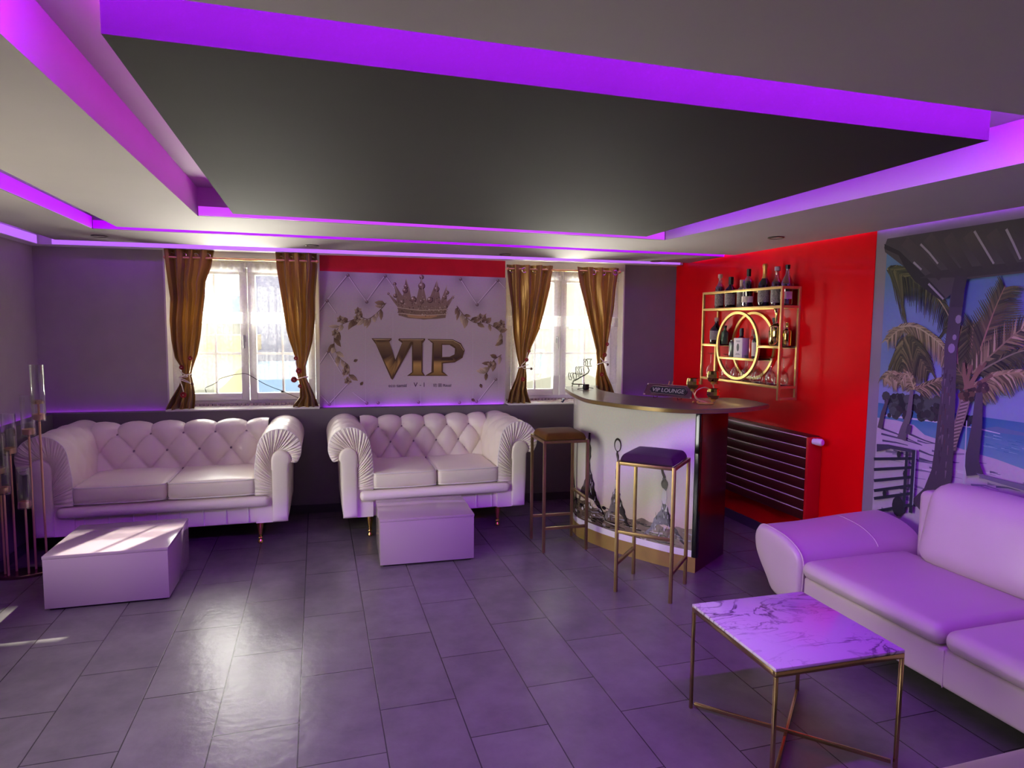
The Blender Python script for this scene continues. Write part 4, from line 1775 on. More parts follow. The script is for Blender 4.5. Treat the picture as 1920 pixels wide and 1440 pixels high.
# ------------------------------------------------------------------ sheer net curtains
def sheer_material():
    m = bpy.data.materials.new('white_sheer_net')
    m.use_nodes = True
    nt = m.node_tree
    N, L = nt.nodes, nt.links
    b = N['Principled BSDF']
    b.inputs['Base Color'].default_value = (*S(240, 238, 240), 1)
    b.inputs['Roughness'].default_value = 0.8
    out = N['Material Output']
    tl = N.new('ShaderNodeBsdfTranslucent')
    tl.inputs['Color'].default_value = (*S(240, 240, 242), 1)
    m1 = N.new('ShaderNodeMixShader')
    m1.inputs[0].default_value = 0.55
    L.new(b.outputs[0], m1.inputs[1])
    L.new(tl.outputs[0], m1.inputs[2])
    tr = N.new('ShaderNodeBsdfTransparent')
    tc = N.new('ShaderNodeTexCoord')
    sp = N.new('ShaderNodeSeparateXYZ')
    L.new(tc.outputs['Object'], sp.inputs[0])
    rp = N.new('ShaderNodeValToRGB')
    rp.color_ramp.interpolation = 'CONSTANT'
    e = rp.color_ramp.elements
    e[0].position, e[0].color = 0.0, (0.04, 0.04, 0.04, 1)
    e[1].position, e[1].color = 0.40, (0.42, 0.42, 0.42, 1)
    for p, v in ((0.495, 0.6), (0.505, 0.04), (0.865, 0.42)):
        x = e.new(p)
        x.color = (v, v, v, 1)
    mr = N.new('ShaderNodeMapRange')
    mr.inputs['From Min'].default_value = 1.2
    mr.inputs['From Max'].default_value = 2.1
    L.new(sp.outputs['Z'], mr.inputs['Value'])
    L.new(mr.outputs['Result'], rp.inputs['Fac'])
    vo = N.new('ShaderNodeTexVoronoi')
    vo.inputs['Scale'].default_value = 55
    L.new(tc.outputs['Object'], vo.inputs['Vector'])
    ma = N.new('ShaderNodeMath')
    ma.operation = 'MULTIPLY_ADD'
    ma.inputs[1].default_value = 0.12
    L.new(vo.outputs['Distance'], ma.inputs[0])
    L.new(rp.outputs['Color'], ma.inputs[2])
    mx = N.new('ShaderNodeMixShader')
    L.new(ma.outputs[0], mx.inputs[0])
    L.new(tr.outputs[0], mx.inputs[1])
    L.new(m1.outputs[0], mx.inputs[2])
    L.new(mx.outputs[0], out.inputs['Surface'])
    return m


M_net = sheer_material()


def sheer(label, u0, u1, hem, seed):
    uc = (u0 + u1) / 2
    bm = bm_new()

    def pt(a, b):
        zb = hem(a)
        z = 2.062 - (2.062 - zb) * b
        g = 1 - 0.05 * b
        u = u0 + (u1 - u0) * a
        v = 0.055 + 0.011 * math.sin(a * 34 + seed) * (0.4 + b) + 0.006 * math.sin(a * 71 + b * 3 + seed)
        return Vector((u - uc, v, z))
    grid(bm, 60, 40, pt)
    o = obj('net_curtain', bm, M_net, None, 1.4, BW(uc, 0, 0), BW_ANG)
    tag(o, label, 'net curtain', 'sheer white net curtains')


sheer('sheer white net over the left casement of the left window', 0.84, uM1 - 0.005, lambda a: 1.02 + 0.20 * sm(a, 0.55, 1.0), 0.3)
sheer('sheer white net over the right casement of the left window', uM1 + 0.005, 1.95, lambda a: 1.20 - 0.10 * sm(a, 0.0, 0.15) + 0.0 * a, 2.1)
sheer('sheer white net over the left casement of the right window', 3.60, uM2 - 0.005, lambda a: 1.02 + 0.10 * a, 4.3)
sheer('sheer white net over the right casement of the right window', uM2 + 0.005, 4.66, lambda a: 1.08 + 0.05 * math.sin(a * 5), 5.6)

# black cable across the left window
pts = []
for x, y in ((387, 736), (385.6, 727.5), (397, 722), (408, 716), (411.5, 710.6), (429, 705), (445, 701.7), (461.6, 701), (474.5, 707.4), (494, 718.7), (515, 728), (529.4, 733), (545, 740), (560, 746)):
    u, z = PB(x, y, 0.02)
    pts.append(Vector((u - 1.4, 0.02, z - ZB)))
bm = bm_new()
tube(bm, crom(pts, 5), 0.0028, 6)
t = thing('cable', 'thin black cable strung across the lower panes of the left window', 'cable', BW(1.4, 0, ZB), BW_ANG)
obj('wire', bm, M_black, t, 1.0)
bm = bm_new()
bx(bm, pts[11] + Vector((0, 0, -0.004)), (0.022, 0.014, 0.018), None, 0.003)
obj('cable_clip', bm, M_black, t, 0.5)
# white cables on the right sill
t = thing('cable', 'tangle of white cables lying on the sill of the right window', 'cable', BW(4.1, -0.06, ZB + 0.012), BW_ANG)
rr = random.Random(8)
for k in range(3):
    pts = [Vector((-0.22 + 0.44 * i / 9 + rr.uniform(-.03, .03), rr.uniform(-.05, .05), 0.005 + rr.uniform(0, .02) * (0 < i < 9))) for i in range(10)]
    bm = bm_new()
    tube(bm, crom(pts, 6), 0.004, 6)
    obj('wire', bm, M_cord, t, 1.0)
bm = bm_new()
bx(bm, (-0.02, -0.03, 0.018), (0.014, 0.03, 0.036), (0.3, 0.4, 0.2), 0.003)
obj('plug', bm, mat('navy_plastic', S(38, 44, 82), 0.4), t, 0.5)

# ------------------------------------------------------------------ crown poster
PO = BW(2.77, 0, 0.865)
M_print = art_mat('printed_fabric', 0.65, 0.0)


def poster_fn(u, z, d):
    return Vector((u - 2.77, -0.006 - d, z - 0.865))


def q6(X, Y):
    return PB(590 + X * 370 / 1903, 490 + Y * 280 / 1440, -0.006)


A = Art(poster_fn)
TL, TR, BR_, BL = q6(45, 92), q6(1845, 158), q6(1832, 1395), q6(50, 1425)
cA, cB2, cC = S(206, 190, 194), S(188, 172, 178), S(170, 155, 162)


def bil(a, b):
    return (TL[0] * (1 - a) * (1 - b) + TR[0] * a * (1 - b) + BL[0] * (1 - a) * b + BR_[0] * a * b,
            TL[1] * (1 - a) * (1 - b) + TR[1] * a * (1 - b) + BL[1] * (1 - a) * b + BR_[1] * a * b)


buttons = [(318, 130), (680, 138), (1405, 168), (1765, 182), (118, 378), (500, 388), (1565, 415), (130, 865), (140, 1375), (500, 1365), (610, 1362), (1000, 1355), (1395, 1360), (1560, 1350), (1745, 1135)]
bq = [q6(*b) for b in buttons]


def bgp(a, b):
    p = bil(a, b)
    k = 0.5 + 0.5 * noise.noise(Vector((a * 3, b * 3, 1)))
    c = [cA[i] + (cB2[i] - cA[i]) * k for i in range(3)]
    e = min(math.hypot(p[0] - q[0], p[1] - q[1]) for q in bq)
    f = 1 - 0.32 * math.exp(-(e / 0.07) ** 2)
    return tuple(x * f for x in c)


A.quads(64, 48, bil, bgp)
for x0, y0, x1, y1 in ((318, 130, 118, 378), (318, 130, 500, 388), (680, 138, 500, 388), (118, 378, 45, 480), (1405, 168, 1565, 415), (1765, 182, 1565, 415), (130, 865, 48, 990), (118, 378, 210, 500),
                       (140, 1375, 320, 1180), (500, 1365, 370, 1265), (1745, 1135, 1580, 1345), (130, 865, 260, 1080), (1765, 182, 1840, 260), (680, 138, 770, 260), (140, 1375, 60, 1290)):
    L_ = [q6(x0 + (x1 - x0) * k / 6, y0 + (y1 - y0) * k / 6) for k in range(7)]
    A.line([(p[0] + .004, p[1] - .002) for p in L_], 0.010, 0.006, S(132, 116, 124), S(160, 145, 154))
    A.line([(p[0] - .002, p[1] + .001) for p in L_], 0.005, 0.003, S(238, 226, 232))
for X in (190, 490, 755, 1020, 1275, 1525, 1775):       # fold creases of the cloth
    A.line([q6(X, 500), q6(X, 1390)], 0.003, 0.003, S(204, 190, 198))
for p in bq:
    A.disc(p[0] + .002, p[1] - .003, 0.014, S(110, 92, 98))
    A.disc(p[0], p[1], 0.011, S(140, 118, 116))
    A.disc(p[0] - .003, p[1] + .003, 0.004, S(200, 182, 182))
gd, gm, gl = S(96, 74, 56), S(150, 128, 100), S(214, 198, 172)
# crown
rc = random.Random(3)


def Q(L):
    return [q6(x, y) for x, y in L]


A.poly(Q([(700, 300), (760, 390), (800, 440), (810, 520), (900, 548), (1050, 560), (1180, 555), (1262, 545), (1270, 470), (1310, 400), (1350, 325), (1275, 385), (1275, 230), (1215, 380), (1180, 180), (1110, 350), (1080, 380), (1030, 150), (985, 350), (930, 370), (880, 165), (850, 340), (765, 205), (790, 380)]), S(150, 126, 108))
A.poly(Q([(800, 440), (1020, 470), (1270, 462), (1262, 545), (1050, 562), (810, 522)]), S(138, 114, 94))
A.poly(Q([(880, 515), (1050, 512), (1200, 525), (1120, 548), (980, 548), (900, 535)]), S(190, 150, 108))
for (x, y, r) in ((770, 215, 14), (880, 240, 20), (1030, 235, 30), (1030, 150, 20), (1175, 265, 24), (1275, 300, 18), (1330, 345, 12), (710, 310, 10), (870, 280, 22), (775, 330, 18), (950, 365, 26), (1110, 370, 26), (1030, 385, 18), (1250, 345, 18), (840, 390, 18)):
    p = q6(x, y)
    s = r * 0.00019 * 4.6
    A.disc(p[0] + .002, p[1] - .002, s * 1.15, S(70, 52, 46))
    A.disc(p[0], p[1], s, S(140, 112, 96))
    A.disc(p[0] - s * .3, p[1] + s * .3, s * .4, S(222, 204, 188))
for k in range(230):
    x = rc.uniform(790, 1290)
    y = rc.uniform(330, 530)
    if y < 430 and abs(((x - 790) % 110) - 55) > 40:
        continue
    p = q6(x, y)
    A.disc(p[0], p[1], rc.uniform(.002, .006), rc.choice([S(84, 64, 54), S(206, 186, 166), S(170, 146, 124), S(112, 88, 72)]), None, 7)
for x0, y0, x1, y1 in ((700, 300, 790, 400), (765, 205, 810, 400), (880, 165, 930, 390), (1030, 150, 1030, 420), (1180, 180, 1150, 390), (1275, 230, 1230, 400), (1350, 325, 1270, 430)):
    A.line(Q([(x0, y0), ((x0 + x1) / 2 + 8, (y0 + y1) / 2), (x1, y1)]), 0.006, 0.010, S(200, 180, 160), S(120, 94, 78))
A.line(Q([(805, 500), (1020, 522), (1265, 512)]), 0.006, 0.006, S(206, 186, 160))
A.line(Q([(800, 445), (1020, 475), (1270, 465)]), 0.006, 0.006, S(206, 186, 160))
# leaf garlands


def leaf(x, y, ang, ln, w, c):
    ca, sa = math.cos(ang), math.sin(ang)
    def T(a, b):
        return q6(x + a * ca - b * sa, y + a * sa + b * ca)
    A.poly([T(0, 0), T(ln * .3, w * .5), T(ln * .65, w * .42), T(ln, 0), T(ln * .65, -w * .42), T(ln * .3, -w * .5)], [tuple(v * .5 for v in c), c, c, tuple(min(1, v * 1.3) for v in c), tuple(v * .6 for v in c), tuple(v * .6 for v in c)])
    A.line([T(0, 0), T(ln * .9, 0)], 0.0022, 0.001, tuple(v * .4 for v in c))


def garland(pts, n, seed, mirror=False):
    r = random.Random(seed)
    C_ = [Vector((x, y, 0)) for x, y in pts]
    cc = crom(C_, 8)
    A.line([q6(p.x, p.y) for p in cc], 0.006, 0.004, S(110, 88, 66))
    for k in range(n):
        i = int((k + 0.5) / n * (len(cc) - 1))
        p = cc[i]
        d = cc[min(i + 1, len(cc) - 1)] - cc[max(0, i - 1)]
        a = math.atan2(d.y, d.x) + r.choice([-1, 1]) * r.uniform(0.5, 1.2)
        leaf(p.x, p.y, a, r.uniform(65, 118), r.uniform(30, 54), r.choice([S(150, 126, 98), S(176, 154, 124), S(126, 102, 78), S(196, 176, 148)]))


garland([(690, 400), (620, 480), (520, 555), (440, 540), (330, 580), (250, 620), (190, 720), (200, 860), (250, 940), (330, 1010), (330, 1120)], 30, 5)
garland([(1370, 430), (1440, 520), (1540, 590), (1640, 590), (1740, 640), (1800, 700), (1810, 800)], 20, 9)
garland([(1800, 900), (1720, 960), (1670, 1060), (1640, 1080)], 8, 10)
for x, y in ((420, 480), (250, 560), (200, 690), (1600, 540), (1800, 600), (300, 1060), (1700, 1000), (320, 1150), (410, 550)):
    for k in range(6):
        leaf(x, y, k * PI / 3 + 0.4, 42, 30, S(178, 158, 132) if k % 2 else S(140, 116, 92))
    p = q6(x, y)
    A.disc(p[0], p[1], 0.007, S(92, 70, 56))
for x, y, a in ((440, 1195, -0.9), (1595, 1180, 1.2), (375, 965, -0.4), (1510, 1325, 0.6)):
    leaf(x, y, a, 46, 30, S(120, 98, 74))
# VIP letters: dark rim, then metal with a gold foot
rim_c = S(92, 70, 44)


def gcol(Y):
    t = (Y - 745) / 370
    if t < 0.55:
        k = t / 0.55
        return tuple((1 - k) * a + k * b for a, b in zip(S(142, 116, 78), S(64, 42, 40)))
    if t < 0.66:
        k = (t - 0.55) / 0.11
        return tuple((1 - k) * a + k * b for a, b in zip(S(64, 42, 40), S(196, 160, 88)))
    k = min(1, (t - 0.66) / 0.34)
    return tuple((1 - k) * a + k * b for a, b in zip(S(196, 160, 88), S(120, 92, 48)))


def letter(parts, grow):
    """parts: quads [(x,y)*4] that together make the letter, drawn in thin slices so the metal shades smoothly"""
    for q in parts:
        (ax, ay), (bx_, by), (cx_, cy), (dx_, dy) = q      # left top, right top, right foot, left foot
        n = 12
        for k in range(n):
            s, t = k / n, (k + 1) / n
            pts = [(ax + (dx_ - ax) * s, ay + (dy - ay) * s), (bx_ + (cx_ - bx_) * s, by + (cy - by) * s),
                   (bx_ + (cx_ - bx_) * t, by + (cy - by) * t), (ax + (dx_ - ax) * t, ay + (dy - ay) * t)]
            A.poly([q6(*p) for p in pts], [gcol(p[1]) for p in pts], layer=False)


A.poly(Q([(548, 742), (742, 742), (738, 758), (712, 782), (774, 960), (842, 786), (806, 760), (812, 744), (1066, 744), (1062, 762), (1040, 790), (1040, 1066), (1066, 1104), (890, 1104), (938, 1068), (938, 800), (752, 1142), (735, 1130), (590, 800)]), rim_c)
A.poly(Q([(1086, 748), (1330, 752), (1410, 790), (1446, 860), (1425, 930), (1350, 975), (1236, 985), (1236, 1062), (1285, 1104), (1060, 1104), (1125, 1066), (1135, 790)]), rim_c)
A.n += 1
letter([[(575, 760), (715, 760), (790, 985), (745, 1115)], [(852, 766), (930, 766), (760, 1100), (770, 990)]], 0)
letter([[(570, 750), (725, 750), (700, 776), (600, 776)], [(826, 752), (1050, 752), (1020, 776), (850, 776)]], 0)
letter([[(950, 776), (1028, 776), (1028, 1075), (950, 1075)], [(950, 1070), (1028, 1070), (1050, 1096), (915, 1096)]], 0)
letter([[(1110, 756), (1228, 758), (1224, 790), (1145, 785)], [(1148, 780), (1222, 782), (1222, 1075), (1148, 1075)], [(1148, 1070), (1222, 1070), (1268, 1096), (1095, 1096)]], 0)
letter([[(1222, 758), (1330, 762), (1345, 800), (1222, 794)], [(1345, 768), (1400, 800), (1368, 832), (1320, 796)], [(1398, 798), (1432, 860), (1372, 862), (1360, 828)],
        [(1372, 858), (1432, 858), (1412, 922), (1352, 905)], [(1352, 902), (1412, 920), (1345, 962), (1318, 928)], [(1222, 932), (1325, 926), (1340, 964), (1222, 974)]], 0)
A.poly(Q([(1230, 806), (1300, 806), (1352, 840), (1348, 896), (1300, 920), (1230, 922)]), cB2)
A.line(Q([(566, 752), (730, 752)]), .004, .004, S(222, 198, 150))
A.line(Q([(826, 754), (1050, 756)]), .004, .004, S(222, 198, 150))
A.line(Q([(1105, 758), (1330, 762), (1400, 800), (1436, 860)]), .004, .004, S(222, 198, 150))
poster = art_obj('wall_poster', A, M_print)
poster.location, poster.rotation_euler = PO, (0, 0, BW_ANG)
# the cloth itself and its small print
root = thing('crown_poster', 'quilted print poster with gold crown and VIP letters between the windows', 'poster', PO, BW_ANG)
poster.name = 'printed_face'
poster.parent, poster.location, poster.rotation_euler = root, (0, 0, 0), (0, 0, 0)
bm = bm_new()
prism(bm, [(p[0] - 2.77, p[1] - 0.865) for p in (TL, BL, BR_, TR)], -0.0058, -0.001, lambda p, q, t: Vector((p, t, q)))
obj('cloth', bm, mat('poster_cloth', S(214, 200, 208), 0.8), root, 0)


def text_mesh(s, size, extrude=0.0):
    cu = bpy.data.curves.new('lettering', 'FONT')
    cu.body = s
    cu.size = size
    cu.extrude = extrude
    cu.align_x = 'CENTER'
    o = bpy.data.objects.new('lettering', cu)
    COL.objects.link(o)
    dg = bpy.context.evaluated_depsgraph_get()
    me = bpy.data.meshes.new_from_object(o.evaluated_get(dg))
    bpy.data.objects.remove(o)
    bpy.data.curves.remove(cu)
    b = bmesh.new()
    b.from_mesh(me)
    bpy.data.meshes.remove(me)
    return b


M_ink = mat('dark_ink', S(70, 58, 66), 0.6)
bm = bm_new()
for s, X, Y, size in (('\u0d10\u0d05 tamiil', 800, 1212, 0.040), ('V - I', 1008, 1210, 0.056), ('\u7d50 \u5716 \u0ab8aual', 1230, 1208, 0.034)):
    s = {0: s}[0]
    u, z = q6(X, Y)
    t_ = text_mesh('eco tamiil' if X == 800 else (s if X == 1008 else '\u7d50 \u5716 Raual'), size)
    M = Matrix.Translation((u - 2.77, -0.0085 - 0.012, z - 0.865)) @ Matrix.Rotation(PI / 2, 4, 'X') @ Matrix.Rotation(math.radians(-0.3), 4, 'Z')
    M = Matrix.Translation((0, 0.0, 0)) @ M
    join(bm, t_, M, 0)
bmin = -0.006 - A.n * A.step - 0.0004
for v in bm.verts:
    v.co.y = bmin
obj('small_print', bm, M_ink, root, 0)

# ------------------------------------------------------------------ beach picture on the right wall
MO = Vector((3.25, 2.35, 0.30))


def mural_fn(y, z, d):
    y, z = min(3.128, max(1.45, y)), min(2.088, max(0.30, z))      # the print ends at the sheet's edge
    return Vector((-0.004 - d, y - MO.y, z - MO.z))


def m5(X, Y):
    p = P(1640 + X * 280 / 1493, 430 + Y * 270 / 1440, x=3.246)
    return (p.y, p.z)


def m6(X, Y):
    p = P(1640 + X * 280 / 1344, 680 + Y * 300 / 1440, x=3.246)
    return (p.y, p.z)


Y0, Y1, Z0, Z1 = 3.128, 1.45, 0.30, 2.088
A = Art(mural_fn)
A.gain = 0.72
hz = 1.115


def skyc(a, b):
    t = min(1, b)
    top, low = S(88, 132, 186), S(146, 164, 204)
    k = 0.06 * noise.noise(Vector((a * 5, b * 5, 3)))
    return tuple(max(0, top[i] + (low[i] - top[i]) * t + k) for i in range(3))


A.quads(20, 16, lambda a, b: (Y0 + (Y1 - Y0) * a, Z1 + (hz - Z1) * b), skyc)


def seac(a, b):
    c0, c1 = S(62, 122, 168), S(132, 176, 200)
    k = 0.05 * noise.noise(Vector((a * 9, b * 14, 5)))
    return tuple(max(0, c0[i] + (c1[i] - c0[i]) * b + k) for i in range(3))


A.quads(24, 10, lambda a, b: (Y0 + (Y1 - Y0) * a, hz + (0.82 - hz) * b), seac)
# sand
shore = [m6(60, 500), m6(200, 520), m6(350, 560), m6(450, 650), m6(600, 700), m6(760, 770), m6(960, 830), m6(1100, 870), m6(1344, 960), m6(1600, 1040), (Y1, 0.72)]
A.poly(shore + [(Y1, Z0), (Y0, Z0), (Y0, shore[0][1])], S(206, 190, 210))
rs = random.Random(6)
for k in range(130):
    X, Yv = rs.uniform(60, 1500), rs.uniform(600, 1400)
    if Yv < 520 + X * 0.42:
        continue
    w = rs.uniform(60, 260)
    A.line([m6(X, Yv), m6(X + w * .5, Yv + rs.uniform(0, 26)), m6(X + w, Yv + w * 0.18)], rs.uniform(.004, .016), .002, rs.choice([S(132, 124, 152), S(108, 104, 134), S(150, 140, 164), S(226, 214, 228)]))
for L_ in ([(60, 590), (200, 640), (420, 740)], [(60, 640), (260, 690), (430, 745)], [(310, 640), (450, 700), (600, 745)], [(400, 790), (500, 830), (590, 850)], [(400, 860), (500, 890), (600, 900)], [(70, 700), (200, 720), (300, 745)]):
    A.line([m6(*p) for p in L_], 0.012, 0.004, S(86, 80, 110))
A.line([m6(80, 470), m6(300, 500), m6(500, 525), m6(930, 590)], 0.012, 0.006, S(226, 224, 232))
A.line([m6(960, 600), m6(1130, 640)], 0.008, 0.004, S(226, 224, 232))
A.poly([m6(980, 590), m6(1100, 575), m6(1344, 630), m6(1600, 690), m6(1600, 730), m6(1344, 660), m6(1100, 628)], S(104, 130, 168))
for k in range(60):
    X = rs.uniform(970, 1600)
    Yv = 640 + (X - 970) * 0.22 + rs.uniform(-10, 120)
    A.line([m6(X, Yv), m6(X + 80, Yv + 18)], rs.uniform(.003, .007), .001, rs.choice([S(90, 150, 184), S(70, 128, 170), S(150, 190, 208)]))
# far trees
for k in range(120):
    X, Yv = rs.uniform(90, 640), rs.uniform(300, 490)
    if Yv < 300 + max(0, (X - 480)) * 0.35:
        continue
    p = m6(X, Yv)
    A.disc(p[0], p[1], rs.uniform(.012, .032), rs.choice([S(54, 58, 58), S(70, 76, 72), S(40, 44, 48), S(86, 96, 90), S(60, 54, 60)]), None, 8)
for k in range(26):
    p = m6(rs.uniform(820, 930), rs.uniform(490, 560))
    A.disc(p[0], p[1], .014, rs.choice([S(60, 64, 70), S(46, 50, 56)]), None, 8)


def frond(pts, ln, wd, cols, both=True, droop=(0, 30), seed=0, n=44, rib=None, m=m5):
    r = random.Random(seed)
    n, wd = int(n * 1.5), wd * 1.35
    cc = crom([Vector((x, y, 0)) for x, y in pts], 12)
    for k in range(n):
        i = int(k / n * (len(cc) - 2))
        p, q = cc[i], cc[i + 1]
        d = (q - p).normalized()
        for sd in ((-1, 1) if both else (1,)):
            nn = Vector((-d.y, d.x, 0)) * sd
            t = k / n
            L_ = ln * (0.55 + 0.45 * math.sin(PI * min(1, t + 0.15))) * r.uniform(0.75, 1.15)
            e = p + (nn * 0.8 + d * 0.75).normalized() * L_ + Vector((droop[0], droop[1], 0)) * (L_ / ln)
            mid = p.lerp(e, 0.5) - Vector((0, droop[1] * 0.25, 0))
            c = r.choice(cols)
            A.line([m(p.x, p.y), m(mid.x, mid.y), m(e.x, e.y)], wd, wd * 0.15, c, tuple(v * .8 for v in c))
    if rib:
        A.line([m(p.x, p.y) for p in cc], 0.010, 0.004, rib)


GD = [S(70, 74, 50), S(92, 92, 58), S(52, 56, 44), S(120, 116, 76), S(82, 84, 60)]
GL = [S(150, 144, 96), S(176, 166, 118), S(120, 116, 76), S(96, 92, 62), S(196, 186, 140)]
GK = [S(34, 38, 36), S(52, 58, 48), S(74, 80, 58), S(24, 28, 30)]
# palm on the left, behind
frond([(130, 400), (260, 410), (420, 490), (600, 640), (760, 900), (740, 1040)], 190, 0.010, GK + GD, True, (-30, 120), 1, 60, S(180, 168, 128))
frond([(140, 400), (230, 430), (300, 480)], 330, 0.010, GD, True, (-10, 230), 2, 26)
frond([(240, 980), (400, 970), (560, 1060), (690, 1180), (740, 1300)], 150, 0.009, GL, True, (-10, 110), 3, 60, S(196, 190, 140))
frond([(300, 1000), (230, 1020), (120, 1130)], 120, 0.008, GL, True, (0, 60), 4, 36, S(186, 176, 128))
frond([(330, 1060), (420, 1150), (480, 1300), (560, 1440)], 170, 0.014, GD, True, (0, 150), 5, 44)
frond([(300, 1080), (280, 1240), (300, 1440)], 160, 0.013, GD + GL[:1], True, (0, 140), 6, 44)
frond([(380, 230), (280, 120), (150, 90), (80, 150)], 90, 0.009, GL, True, (-10, 80), 7, 36, S(170, 150, 110), m6)
frond([(380, 240), (480, 200), (560, 170), (650, 140)], 110, 0.009, GD + GL, True, (10, 60), 8, 36, S(150, 136, 96), m6)
frond([(370, 240), (330, 130), (290, 110), (240, 200)], 90, 0.008, GL, True, (0, 60), 9, 30, S(190, 180, 130), m6)
frond([(100, 140), (160, 130), (220, 180)], 90, 0.012, GL, True, (0, 60), 10, 26, None, m6)
A.line([m6(350, 250), m6(320, 480), m6(280, 590), m6(255, 690)], 0.022, 0.060, S(122, 112, 118), S(104, 96, 108))
A.line([m6(330, 560), m6(310, 640)], 0.03, 0.03, S(84, 76, 92))
A.line([m6(130, 330), m6(90, 450), m6(60, 590)], 0.02, 0.035, S(92, 82, 88))
# palm on the right
frond([(940, 1440), (985, 1200), (1010, 920)], 230, 0.010, GD, True, (0, -60), 11, 56, S(150, 130, 96))
frond([(990, 1440), (1100, 1140), (1220, 810), (1330, 560)], 330, 0.010, GD + GL[3:4], True, (40, 70), 12, 70, S(164, 136, 104))
frond([(860, 1440), (850, 1180), (900, 960)], 180, 0.009, GD, True, (0, -10), 13, 50, S(160, 140, 110))
frond([(1000, 1440), (1200, 1250), (1500, 1000), (1800, 900)], 300, 0.010, GD + GL, True, (0, 90), 14, 70, S(150, 140, 100))
frond([(1050, 1440), (1240, 1330), (1490, 1220), (1800, 1180)], 170, 0.009, GD + GK, True, (0, 120), 15, 60, S(140, 140, 110))
frond([(880, 230), (1000, 180), (1100, 120), (1344, 90), (1700, 130)], 150, 0.011, GL, True, (10, 110), 16, 60, S(176, 160, 110), m6)
frond([(860, 240), (820, 120), (760, 40)], 140, 0.011, GD, True, (-10, 60), 17, 30, S(130, 112, 86), m6)
for x, y, X, Yv in ((850, 250, 900, 20), (880, 260, 980, 20), (860, 230, 830, 0), (900, 250, 1090, 110), (870, 230, 1030, 0)):
    A.line([m6(x, y), m6((x + X) / 2 - 10, (y + Yv) / 2), m6(X, Yv)], 0.028, 0.014, S(150, 118, 96), S(128, 104, 80))
A.line([m6(850, 260), m6(830, 380), m6(800, 500), m6(750, 650), m6(720, 780)], 0.060, 0.046, S(150, 134, 124), S(124, 106, 108))
for k in range(30):
    t = k / 29
    x, y = 850 - 130 * t ** 1.1, 300 + 470 * t
    A.line([m6(x - 36, y + 12), m6(x + 36, y - 8)], .004, .004, S(84, 70, 72) if k % 2 else S(186, 170, 156))
for k in range(26):
    p = m6(rs.uniform(800, 920), rs.uniform(240, 330))
    A.disc(p[0], p[1], rs.uniform(.008, .018), rs.choice([S(70, 52, 48), S(110, 84, 70), S(52, 40, 42)]), None, 7)
A.line([m6(975, 210), m6(965, 340), m6(950, 560), m6(920, 760), m6(900, 880), m6(930, 1010)], 0.030, 0.092, S(92, 82, 98), S(72, 64, 84))
for k in range(20):
    p = m6(rs.uniform(920, 1050), rs.uniform(180, 260))
    A.disc(p[0], p[1], rs.uniform(.008, .016), rs.choice([S(96, 70, 70), S(70, 52, 58)]), None, 7)
A.poly([m6(880, 900), m6(960, 880), m6(1010, 1000), m6(870, 1005)], S(74, 66, 84))
A.poly([m6(940, 990), m6(1344, 1090), m6(1700, 1200), m6(1700, 1240), m6(1344, 1140), m6(1000, 1040)], S(124, 116, 146))
# leaning trunk in front
A.line([m5(880, 470), m5(850, 700), m5(820, 1000), m5(790, 1200), m6(705, 120)], 0.075, 0.072, S(70, 58, 80), S(84, 72, 86))
A.line([m6(705, 60), m6(690, 300), m6(670, 520), m6(650, 800), m6(630, 1000), m6(560, 1200), m6(440, 1330)], 0.072, 0.15, S(88, 78, 90), S(74, 62, 76))
for X, Yv, r in ((870, 900, .018), (850, 690, .012), (800, 1190, .020), (830, 1080, .012), (880, 740, .010)):
    p = m5(X, Yv)
    A.disc(p[0], p[1], r, S(150, 140, 162), r * 1.3, 9)
for k in range(40):
    X = rs.uniform(640, 740)
    Yv = rs.uniform(0, 1000)
    A.line([m6(X - Yv * .06, Yv), m6(X - Yv * .06 - 6, Yv + rs.uniform(30, 90))], rs.uniform(.004, .012), .002, rs.choice([S(104, 92, 104), S(66, 54, 66), S(124, 110, 120), S(96, 66, 72)]))
# timber roof
dk, md = S(56, 48, 62), S(82, 72, 84)
A.poly([(Y0, 2.04), (Y0 - 0.02, Z1), (2.6, Z1), (Y1, Z1), (Y1, 1.86), m5(1493, 440), m5(950, 500), m5(740, 700), m5(520, 480), m5(330, 380), m5(135, 230)], md)
A.poly([(Y0, 2.06), m5(280, 220), m5(520, 450), m5(740, 680), m5(700, 720), m5(430, 520), m5(330, 380), m5(270, 260), m5(135, 200)], S(44, 38, 54))
A.poly([m5(480, 490), m5(950, 480), m5(1493, 420), (Y1, 1.83), (Y1, 1.87), m5(1493, 330), m5(950, 380), m5(640, 420)], S(62, 54, 66))
for X0, YA, X1, YB in ((330, 120, 700, 480), (560, 80, 880, 460), (760, 70, 1000, 450), (960, 50, 1200, 420), (1200, 30, 1440, 400)):
    A.line([m5(X0, YA), m5((X0 + X1) / 2, (YA + YB) / 2), m5(X1, YB)], 0.06, 0.045, rs.choice([S(92, 80, 90), S(70, 60, 72)]), S(60, 52, 64))
for L_ in ([(490, 150), (580, 240), (665, 345)], [(1030, 20), (1120, 170), (1225, 345)], [(1350, 0), (1420, 140), (1493, 300)], [(420, 330), (500, 405)], [(570, 545), (720, 700)]):
    A.line([m5(*p) for p in L_], 0.012, 0.010, S(176, 164, 186))
A.line([m5(900, 470), m5(870, 600), m5(850, 780)], 0.07, 0.07, S(64, 54, 72))
